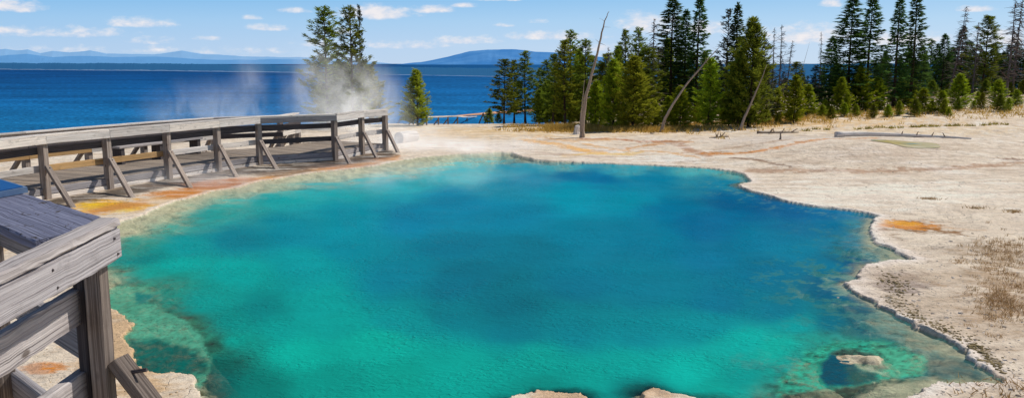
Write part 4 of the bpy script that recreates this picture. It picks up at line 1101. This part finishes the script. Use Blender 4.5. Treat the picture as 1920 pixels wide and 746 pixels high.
T('pine', 1838, 190, 30, 52, 'tall pine with a clumpy crown right of the leaning pole', dist=62)
T('spruce', 1798, 190, 50, 36, 'pointed dark spruce right behind the leaning pole', dist=64)
T('spruce', 1762, 190, 64, 34, 'pointed dark spruce in the right wood with the thinnest tip', dist=63)
T('snag', 1822, 185, 40, 20, 'grey dead spire beside the clumpy pine', dist=60)
T('snag', 1776, 188, 8, 26, 'tall leaning grey pole before the right wood', dist=58, lean=.12)
T('snag', 1886, 180, -14, 40, 'tall bare dead tree, left of the pair at the right edge', dist=57)
T('snag', 1897, 180, -8, 34, 'tall bare dead tree, right of the pair at the right edge', dist=58, lean=.03)
fl_ = [(1650, 110, 30), (1692, 120, 34), (1722, 84, 30), (1740, 74, 26), (1750, 82, 24), (1780, 88, 30), (1812, 78, 30), (1858, 82, 30), (1874, 96, 26), (1888, 104, 30), (1908, 92, 32), (1924, 84, 34), (1664, 128, 30), (1708, 108, 28), (1768, 108, 30), (1790, 112, 28), (1826, 104, 30), (1846, 98, 30), (1732, 116, 30), (1640, 122, 30),
       (1950, 70, 34), (1975, 40, 40), (2010, 80, 36), (2050, 60, 40)]
for j, (u, vt, w_) in enumerate(fl_):
    T('spruce' if j % 3 else 'pine', u, 190, vt, w_, 'dark conifer packed in the far wood behind the right slope', dist=66+(j*7 % 11)*.9, group='dark conifers of the far right wood', lm='spruce')
fl3 = [(1655, 96, 26), (1684, 104, 28), (1730, 100, 28), (1756, 100, 28), (1774, 96, 28), (1802, 96, 28), (1818, 92, 26), (1834, 92, 28), (1866, 100, 28), (1882, 84, 26), (1900, 78, 28), (1916, 100, 30), (1700, 92, 26), (1632, 112, 28), (1610, 118, 28), (1580, 122, 28), (1565, 118, 28), (1540, 126, 26), (1525, 138, 26), (1505, 140, 26), (1470, 146, 26), (1420, 140, 26), (1345, 150, 28), (1240, 140, 30), (1200, 130, 32)]
for j, (u, vt, w_) in enumerate(fl3):
    T('spruce' if j % 4 else 'young', u, 190, vt, w_*1.2, 'dark conifer of the far wood showing between the nearer trunks', dist=71+(j*5 % 9)*.5, group='dark conifers seen between the nearer trunks', lm='spruce')
fl4 = [(1024, 112, 36), (1046, 118, 40), (1084, 92, 44), (1108, 104, 44), (1140, 100, 44), (1156, 86, 40), (1206, 84, 40), (1232, 96, 44), (1248, 70, 40), (1270, 90, 44), (1292, 100, 40), (1316, 96, 36), (1340, 120, 40), (1385, 70, 40), (1418, 96, 40), (1350, 130, 40)]
for j, (u, vt, w_) in enumerate(fl4):
    T(('pine', 'olive', 'young')[j % 3], u, 225, vt, w_*1.1, 'green pine packed in the middle clump behind its front trees', dist=46+(j*5 % 9)*.6, group='green pines filling the middle clump')
for j, (u, vt) in enumerate([(1436, 136), (1450, 150), (1466, 134), (1478, 152), (1500, 132), (1512, 142), (1528, 150), (1538, 134), (1556, 146)]):
    T('sparse', u, 205, vt, 36, 'thin grey-green pine in the gap of the wood below the bare poles', dist=58+(j*5 % 7), group='thin grey-green pines below the bare poles')
for j, (u, vt) in enumerate([(1012, 168), (1026, 150), (1042, 156), (1054, 140), (1076, 150)]):
    T('young', u, 230, vt, 36, 'low green pine filling the left end of the middle clump', dist=43+(j*3 % 5)*.5, group='low pines at the left end of the middle clump', lm='pine')
for j in range(34):
    u = 1040+j*26+rt.uniform(-9, 9); vb_ = 231-max(0, u-1420)*.05+rt.uniform(-5, 3)
    T('young', u, vb_, vb_-rt.uniform(16, 34), rt.uniform(16, 34), 'knee-high pine seedling growing between the trunks', group='pine seedlings between the trunks', lm=('young', 'olive', 'pine')[j % 3])
fl2 = [(1655, 185, 40), (1690, 150, 34), (1716, 152, 36), (1745, 150, 36), (1775, 155, 34), (1815, 150, 36), (1845, 150, 40), (1890, 152, 38), (1915, 150, 36), (1540, 160, 30), (1565, 150, 34)]
for j, (u, vt, w_) in enumerate(fl2):
    T('young', u, 195, vt, w_, 'mid-green pine in the row between the slope bushes and the far wood', dist=58+(j*5 % 7)*.7, group='mid-green pines behind the slope bushes', lm='pine')

# leaning bare trunks
def bare_trunk(px, r0, label, name='bare_tree', stubs=8, y_off=0.0, mat=None):
    b = gnd(*px[0]); pts = [Vector((b.x, b.y, b.z-.1))]+[at_y(u, v, b.y+y_off*i) for i, (u, v) in enumerate(px[1:], 1)]
    # densify
    dense = []
    for a, c_ in zip(pts[:-1], pts[1:]):
        for t in np.linspace(0, 1, 4, endpoint=False): dense.append(a.lerp(c_, t)+Vector((random.gauss(0, .006), random.gauss(0, .006), 0)))
    dense.append(pts[-1]); n_ = len(dense)
    root = empty(name, b, label, 'dead tree')
    rad = [r0*(1-.88*i/(n_-1))*(1.35 if i < 2 else 1) for i in range(n_)]
    MB().tube(dense, rad, 9).build('trunk', mat or W_SNAG, root, smooth=True)
    s_ = MB()
    for k_ in range(stubs):
        i = random.randint(n_//4, n_-2); p = dense[i]; an = random.uniform(0, 6.28); ln = random.uniform(.08, .35)
        s_.tube([p, p+Vector((math.cos(an)*ln, math.sin(an)*ln, random.uniform(-.1, .15)))], [rad[i]*.3, rad[i]*.08], 4)
    if stubs: s_.build('branch_stubs', mat or W_SNAG, root)
    return root
bare_trunk([(1091, 258), (1093, 225), (1098, 185), (1108, 145), (1120, 100), (1128, 62), (1134, 40), (1142, 22)], .082, 'tallest bare grey trunk standing alone, slightly leaning right', stubs=10)
bare_trunk([(1087, 250), (1091, 200), (1096, 150)], .045, 'thin bare pole right next to the tallest bare trunk', stubs=4)
bare_trunk([(1238, 248), (1247, 222), (1262, 195), (1290, 155), (1318, 122), (1338, 100), (1350, 88)], .068, 'curved bare trunk leaning far right in front of the spruce trio', stubs=12)
bare_trunk([(1387, 244), (1396, 220), (1410, 190), (1425, 155), (1438, 122)], .072, 'leaning bare grey trunk in front of the biggest green pine', stubs=6)
bare_trunk([(1492, 176), (1500, 145), (1518, 80)], .04, 'very thin leaning bare pole right of the dark pine', stubs=2)
bare_trunk([(1462, 262), (1464, 251), (1472, 240)], .04, 'small crooked stick standing in the pale crust', name='dead_stick', stubs=2)
# logs on the ground
def log(px, r0, r1, label):
    pts = [gnd(*q_) for q_ in px]; n_ = len(pts); d_ = []
    for a, b in zip(pts[:-1], pts[1:]):
        for t in np.linspace(0, 1, 5, endpoint=False): d_.append(a.lerp(b, t))
    d_.append(pts[-1]); n_ = len(d_)
    rad = [r0+(r1-r0)*i/(n_-1) for i in range(n_)]
    d_ = [p+Vector((0, random.gauss(0, .01), rad[i]*.75)) for i, p in enumerate(d_)]
    root = empty('fallen_log', pts[0], label, 'log')
    MB().tube(d_, rad, 10).build('log', W_PALE if r0 > .1 else W_SNAG, root, smooth=True)
    s_ = MB()
    for k_ in range(4):
        i = random.randint(2, n_-3); an = random.uniform(0, 3); s_.tube([d_[i], d_[i]+Vector((math.cos(an)*.2, -.15, .16))], [.03, .012], 5)
    s_.build('branch_stub', W_SNAG, root)
log([(1567, 257), (1620, 255), (1690, 256), (1760, 258), (1822, 261)], .11, .025, 'long pale fallen log tapering to the right beside the small pool')
log([(1420, 251), (1460, 250), (1498, 249)], .06, .02, 'short dark fallen log left of the long pale log')
log([(1365, 257), (1330, 259)], .035, .015, 'small dark branch lying below the leaning trunk')
# cut barrel-like log by the boardwalk end
b0 = gnd(748, 268); b1 = gnd(778, 264)
st = empty('cut_log', b0, 'short thick cut log lying at the end of the boardwalk in the steam', 'log')
zz = Vector((0, 0, .16))
MB().tube([b0+zz, b0.lerp(b1, .5)+zz*1.03, b1+zz], [.21, .215, .2], 20).build('bark', W_PALE, st, smooth=False)
dd_ = (b0-b1).normalized()
MB().tube([b0+zz+dd_*.002, b0+zz+dd_*.008], [.195, .19], 20).build('cut_face', W_GREY, st)
# small white stump
s0 = gnd(1081, 252)
st = empty('stump', s0, 'small whitish broken stump left of the foot of the tallest bare trunk', 'stump')
MB().tube([s0+Vector((0, 0, -.05)), s0+Vector((.0, 0, .12)), s0+Vector((.03, 0, .3)), s0+Vector((.1, 0, .36))], [.15, .11, .10, .04], 9).build('stump', W_PALE, st)

# beach railing far away
fr_ = empty('railing', gnd(860, 234), 'tiny distant wooden railing running along the beach to the pines', 'railing')
fp = [(752, 228), (775, 234), (800, 235), (822, 234), (840, 233), (858, 232), (876, 230), (894, 228)]
pts = [gnd(u, v) for u, v in fp]
for i, p in enumerate(pts):
    m_ = MB(); m_.board(p+Vector((0, 0, -.05)), p+Vector((0, 0, .34)), .07, .06, up=(1, 0, 0))
    m_.board(p+Vector((0, 0, .26)), p+Vector((-.22, -.1, -.02)), .05, .05, up=(1, 0, 0)); m_.build('post', W_BROWN, fr_)
for a, b in zip(pts[:-1], pts[1:]):
    MB().board(a+Vector((0, 0, .37)), b+Vector((0, 0, .37)), .06, .09).build('top_rail', W_PALE, fr_)
for u, lb in ((906, 'dark wooden trestle at the end of the beach railing, left of two'), (917, 'dark wooden trestle at the end of the beach railing, right of two')):
    p = gnd(u, 231); r_ = empty('trestle', p, lb, 'trestle')
    for s in (-1, 1): MB().board(p+Vector((s*.24, 0, -.03)), p+Vector((0, 0, .5)), .07, .07, up=(0, 1, 0)).build('leg', W_DARK, r_)
    MB().board(p+Vector((0, -.3, .5)), p+Vector((0, .4, .5)), .07, .07).build('beam', W_DARK, r_)
# beach strip with its orange sand bar
me = bpy.data.meshes.new('beach')
ba = [at_z(u, v, LAKE_Z+.03) for u, v in [(770, 222), (850, 219), (930, 213), (1010, 208), (1010, 204), (930, 209), (850, 217), (770, 221)]]
me.from_pydata([tuple(p) for p in ba], [], [(0, 1, 6, 7), (1, 2, 5, 6), (2, 3, 4, 5)])
me.materials.append(plain('orange beach sand', L(214, 160, 124), .9, .1)); tag(link_mesh('beach', me), kind='structure')

# ------------------------------------------------------------------ grasses
def blades(centres, n, hgt, spread, wd, colr, seed):
    g = np.random.default_rng(seed); Ps, Ds, Ls = [], [], []
    for c_ in centres:
        k = int(n*g.uniform(.6, 1.4)); off = g.normal(0, spread, (k, 2))
        p = np.stack([c_[0]+off[:, 0], c_[1]+off[:, 1], np.full(k, c_[2])], -1)
        d = np.stack([g.normal(0, .55, k), g.normal(0, .55, k), np.ones(k)], -1); d /= np.linalg.norm(d, axis=1)[:, None]
        Ps.append(p); Ds.append(d); Ls.append(hgt*g.uniform(.5, 1.3, k))
    P_ = np.concatenate(Ps); D_ = np.concatenate(Ds); L_ = np.concatenate(Ls)
    return needle_tris(P_, D_, L_, np.full(len(L_), wd)), g.uniform(0, 1, len(L_)*3)
def grass_mat(name, c0, c1):
    m = NT(name); c = m.mix(m.attr('shade').outputs['Fac'], c0, c1)
    d = m.n('BsdfDiffuse', {0: c}); t = m.n('BsdfTranslucent', {0: c}); m.surf(m.n('MixShader', {0: .3, 1: d.outputs[0], 2: t.outputs[0]}).outputs[0]); return m.m
G_DRY = grass_mat('dry grass', L(164, 128, 50), L(228, 196, 112)); G_YEL = grass_mat('yellow green tuft', L(128, 116, 40), L(196, 178, 84)); G_BRN = grass_mat('brown weeds', L(140, 108, 70), L(204, 172, 124))
rg = random.Random(11)
rng = np.random.default_rng(5)
cs = []
for _ in range(2000):
    u = rg.uniform(930, 1260); v = 242.5+rg.gauss(0, 2.6)+(u-1100)*.006; p = gnd(u, v)
    if rg.random() > sm(930, 1040, u)*.8+.15 or float(fbm(np.array([p.x*.6]), np.array([p.y*.6]), 3, 70)[0]) < -.12: continue
    cs.append((p.x, p.y, p.z))
for _ in range(500):
    u = rg.uniform(1240, 1560); v = 243-(u-1240)*.075+rg.gauss(0, 6); p = gnd(u, v); cs.append((p.x, p.y, p.z))
for _ in range(350):
    u = rg.uniform(1560, 1920); v = 214-(u-1560)*.02+rg.gauss(0, 7); p = gnd(u, v); cs.append((p.x, p.y, p.z))
(Vg, Fg), shd = blades(cs, 9, .22, .12, .03, None, 1)
me = fast_mesh('dry_grass', Vg, Fg); vattr(me, 'shade', shd, 'FLOAT'); me.materials.append(G_DRY); tag(link_mesh('dry_grass', me), kind='stuff')
tuft_px = [(1610, 243, 1), (1628, 242, 1.2), (1650, 240, 1.8), (1672, 241, 1.2), (1688, 240, 1), (1711, 239, 1), (1722, 239, 1.1), (1732, 238, 1), (1746, 238, 1), (1757, 238, 1), (1781, 237, 1.5), (1794, 236.5, 1.6), (1821, 236.5, 1.9), (1843, 236, .8), (1854, 235, 1.2), (1869, 234, 1.8), (1888, 234.5, .9), (1530, 243, 1), (1512, 246, 1.2), (1550, 244, 1)]
for j, (u, v, s) in enumerate(tuft_px):
    p = gnd(u, v); (Vg, Fg), shd = blades([(0, 0, 0)], 34*s, .14, .05*s, .024, None, 20+j)
    Vg[:, 0] *= 1.5
    me = fast_mesh('grass_tuft', Vg, Fg); vattr(me, 'shade', shd, 'FLOAT'); me.materials.append(G_YEL)
    o = link_mesh('grass_tuft', me); o.location = p
    tag(o, 'small round yellow-green grass tuft in the row along the pale slope', 'grass tuft', 'grass tufts in a row on the pale slope')
# single low tufts on the pale flat
for j, (u, v, s, lb) in enumerate([(1740, 374, 1.0, 'flat brown tuft alone on the white flat, left of two'), (1832, 391, .8, 'flat greenish tuft alone on the white flat, right of two'), (1902, 398, .8, 'low brown tuft at the right edge of the white flat'), (1915, 735, 2.2, 'brown weed tuft in the lower right corner')]):
    p = gnd(u, v); (Vg, Fg), shd = blades([(0, 0, 0)], 80*s, .07, .07*s, .008, None, 60+j)
    Vg[:, 0] *= 1.8
    me = fast_mesh('grass_tuft', Vg, Fg); vattr(me, 'shade', shd, 'FLOAT'); me.materials.append(G_BRN); o = link_mesh('grass_tuft', me); o.location = p; tag(o, lb, 'grass tuft')
cs = []
for _ in range(190):
    u = rg.gauss(1885, 32); v = rg.gauss(550, 34); p = gnd(min(u, 1990), v); cs.append((p.x, p.y, p.z))
for _ in range(120):
    u = rg.gauss(1880, 40); v = rg.gauss(470, 14); p = gnd(u, v); cs.append((p.x, p.y, p.z))
(Vg, Fg), shd = blades(cs, 14, .06, .035, .006, None, 3)
me = fast_mesh('dry_weeds', Vg, Fg); vattr(me, 'shade', shd, 'FLOAT'); me.materials.append(G_BRN); tag(link_mesh('dry_weeds', me), kind='stuff')

# ------------------------------------------------------------------ gravel / crust chips on the right bank
def chips(n, seed, pick, smin, smax):
    g = random.Random(seed); V = []; Fs = []
    for _ in range(n):
        u, v = pick(g); p = gnd0(u, v)
        if p is None: continue
        s = g.uniform(smin, smax)*(1 if g.random() < .85 else 1.9); k = len(V); rot = g.uniform(0, 6.28); m_ = 6
        zs = s*g.uniform(.15, .4)
        rad = [s*g.uniform(.6, 1.1) for _ in range(m_)]
        for (zz_, sc) in ((-.3, 1.0), (1.0, .6)):
            for i in range(m_):
                a = rot+6.28*i/m_; V.append((p[0]+math.cos(a)*rad[i]*sc, p[1]+math.sin(a)*rad[i]*sc, p[2]+zs*zz_*g.uniform(.8, 1.2)))
        for i in range(m_):
            j = (i+1) % m_; Fs.append((k+i, k+j, k+m_+j, k+m_+i))
        Fs.append(tuple(k+m_+i for i in range(m_)))
    return V, Fs
def gnd0(u, v):
    d = ray(u, v); k = (0.015-H)/d[2]; x, y = d[0]*k, d[1]*k
    s = _lookup(SDF, x, y)
    if s < .03: return None
    return (x, y, gz(x, y))
def chip_mat(name, a, b):
    m = NT(name); tc = m.n('TexCoord').outputs['Object']; nn_ = m.n('TexNoise', {'Vector': tc, 'Scale': 9.0, 'Detail': 3.0}).outputs[0]
    m.surf(m.n('BsdfDiffuse', {0: m.ramp(nn_, [(.35, a), (.65, b)])}).outputs[0]); return m.m
def pick_dark(g):
    s = g.choice([((1665, 556), (1725, 602)), ((1745, 606), (1830, 652)), ((1835, 650), (1880, 700)), ((1660, 520), (1700, 540))]); t = g.random()
    return s[0][0]+(s[1][0]-s[0][0])*t+g.gauss(0, 12), s[0][1]+(s[1][1]-s[0][1])*t+g.gauss(0, 8)
V, Fs = chips(650, 1, pick_dark, .008, .022); me = bpy.data.meshes.new('crust_chips'); me.from_pydata(V, [], Fs); me.materials.append(chip_mat('dark crust chips', L(104, 92, 62), L(160, 142, 108))); tag(link_mesh('gravel', me), kind='stuff')
def pick_pale(g): return (g.uniform(1640, 1960), g.uniform(440, 745)) if g.random() < .75 else (g.uniform(1420, 1920), g.uniform(285, 440))
V, Fs = chips(1500, 2, pick_pale, .006, .018); me = bpy.data.meshes.new('pebbles'); me.from_pydata(V, [], Fs); me.materials.append(chip_mat('pale crust chips', L(168, 150, 130), L(226, 214, 200))); tag(link_mesh('gravel', me), kind='stuff')
def pick_left(g): return (g.uniform(60, 380), g.uniform(590, 760))
V, Fs = chips(500, 3, pick_left, .004, .010); me = bpy.data.meshes.new('pebbles'); me.from_pydata(V, [], Fs); me.materials.append(chip_mat('sandy crust chips', L(170, 138, 104), L(216, 188, 152))); tag(link_mesh('gravel', me), kind='stuff')

# ------------------------------------------------------------------ submerged boulder
import bmesh
def boulder(name, c_, sx, sy, sz, seed, mat, label):
    bm = bmesh.new(); bmesh.ops.create_icosphere(bm, subdivisions=5, radius=1.0)
    co = np.array([v.co[:] for v in bm.verts])
    n_ = .28*fbm(co[:, 0]*1.3+seed, co[:, 1]*1.3+co[:, 2]*1.1, 5, seed)+.06*fbm(co[:, 0]*6, co[:, 1]*6+co[:, 2]*5, 4, seed+1)
    for v, k in zip(bm.verts, n_):
        v.co = Vector((v.co.x*sx, v.co.y*sy, v.co.z*sz))*(1+float(k))
    me = bpy.data.meshes.new(name); bm.to_mesh(me); bm.free(); me.polygons.foreach_set('use_smooth', np.ones(len(me.polygons), bool)); me.materials.append(mat)
    o = link_mesh(name, me); o.location = c_; tag(o, label, 'boulder'); return o
m = NT('sunken rock'); tc = m.n('TexCoord').outputs['Object']; nn_ = m.n('TexNoise', {'Vector': tc, 'Scale': 6.0, 'Detail': 8.0, 'Roughness': .7}).outputs[0]
b_ = m.n('Bump', {'Height': nn_, 'Strength': .7, 'Distance': .05})
m.surf(m.n('BsdfDiffuse', {0: m.ramp(nn_, [(.3, L(150, 134, 106)), (.5, L(212, 196, 166)), (.7, L(236, 222, 196))]), 'Normal': b_.outputs[0]}).outputs[0])
bc = at_z(1612, 682, -.05); boulder('boulder', Vector((bc.x, bc.y, -.175)), .36, .28, .185, 5, m.m, 'pale submerged boulder with a shaded blue side near the lower right shore')

# ------------------------------------------------------------------ steam
def steam(px, y, sx, sy, sz, dens, sc, seed, label):
    c_ = at_y(px[0], px[1], y)
    me = bpy.data.meshes.new('steam'); bm = bmesh.new(); bmesh.ops.create_icosphere(bm, subdivisions=3, radius=1.0); bm.to_mesh(me); bm.free()
    m = NT('steam vapour'); tc = m.n('TexCoord').outputs['Object']
    ln = m.n('VectorMath', {0: tc}, operation='LENGTH').outputs['Value']
    fall = m.math('POWER', m.math('SUBTRACT', 1.0, ln, clamp=True), 1.5)
    ge = m.n('NewGeometry').outputs['Position']
    mp = m.n('Mapping', {'Vector': ge, 'Location': (seed*3.1, 0, seed), 'Scale': (1, .7, .62), 'Rotation': (0, .35, 0)}).outputs[0]
    nn_ = m.n('TexNoise', {'Vector': mp, 'Scale': sc, 'Detail': 4.0, 'Roughness': .6, 'Distortion': 1.1}).outputs[0]
    nn2 = m.n('MapRange', {0: nn_, 1: .38, 2: .72, 3: .0, 4: 1.0}).outputs[0]
    dn = m.math('MULTIPLY', m.math('MULTIPLY', fall, nn2), dens)
    vs_ = m.n('VolumeScatter', {'Color': (.98, .98, 1.0), 'Density': dn, 'Anisotropy': .1}); ve_ = m.n('Emission', {0: (1, .99, .97), 1: m.math('MULTIPLY', dn, .38)})  # added glow stands in for light scattered repeatedly inside the vapour
    m.vol(m.n('AddShader', {0: vs_.outputs[0], 1: ve_.outputs[0]}).outputs[0])
    m.m.cycles.volume_step_rate = 1.0 if hasattr(m.m, 'cycles') and hasattr(m.m.cycles, 'volume_step_rate') else 1.0
    me.materials.append(m.m); o = link_mesh('steam', me); o.location = c_; o.scale = (sx, sy, sz)
    tag(o, kind='stuff'); return o
steam((650, 205), 36, 3.2, 2.4, 2.5, 1.4, 1.0, 8, '')
steam((590, 150), 35, 1.7, 1.6, 2.2, .55, 1.1, 6, '')
steam((735, 268), 28, 3.0, 2.4, .9, .9, 1.1, 2, '')
steam((400, 215), 34, 3.6, 2.0, 1.8, .38, 1.1, 3, '')
steam((470, 150), 36, 1.0, 1.0, 1.6, .42, 1.3, 7, '')
steam((880, 280), 27, 4.4, 2.6, .55, .75, 1.0, 4, '')
steam((380, 340), 19, 2.6, 1.2, .5, .6, 1.4, 5, '')

steam((760, 335), 20, 4.2, 3.0, .42, .34, 1.0, 9, '')
# ------------------------------------------------------------------ render settings
scene.view_settings.view_transform = 'Standard'; scene.view_settings.look = 'None'; scene.view_settings.exposure = 0; scene.view_settings.gamma = 1
scene.cycles.use_denoising = True
scene.cycles.max_bounces = 6; scene.cycles.transparent_max_bounces = 12; scene.cycles.volume_bounces = 1
scene.cycles.caustics_reflective = False; scene.cycles.caustics_refractive = False
scene.cycles.sample_clamp_indirect = 6
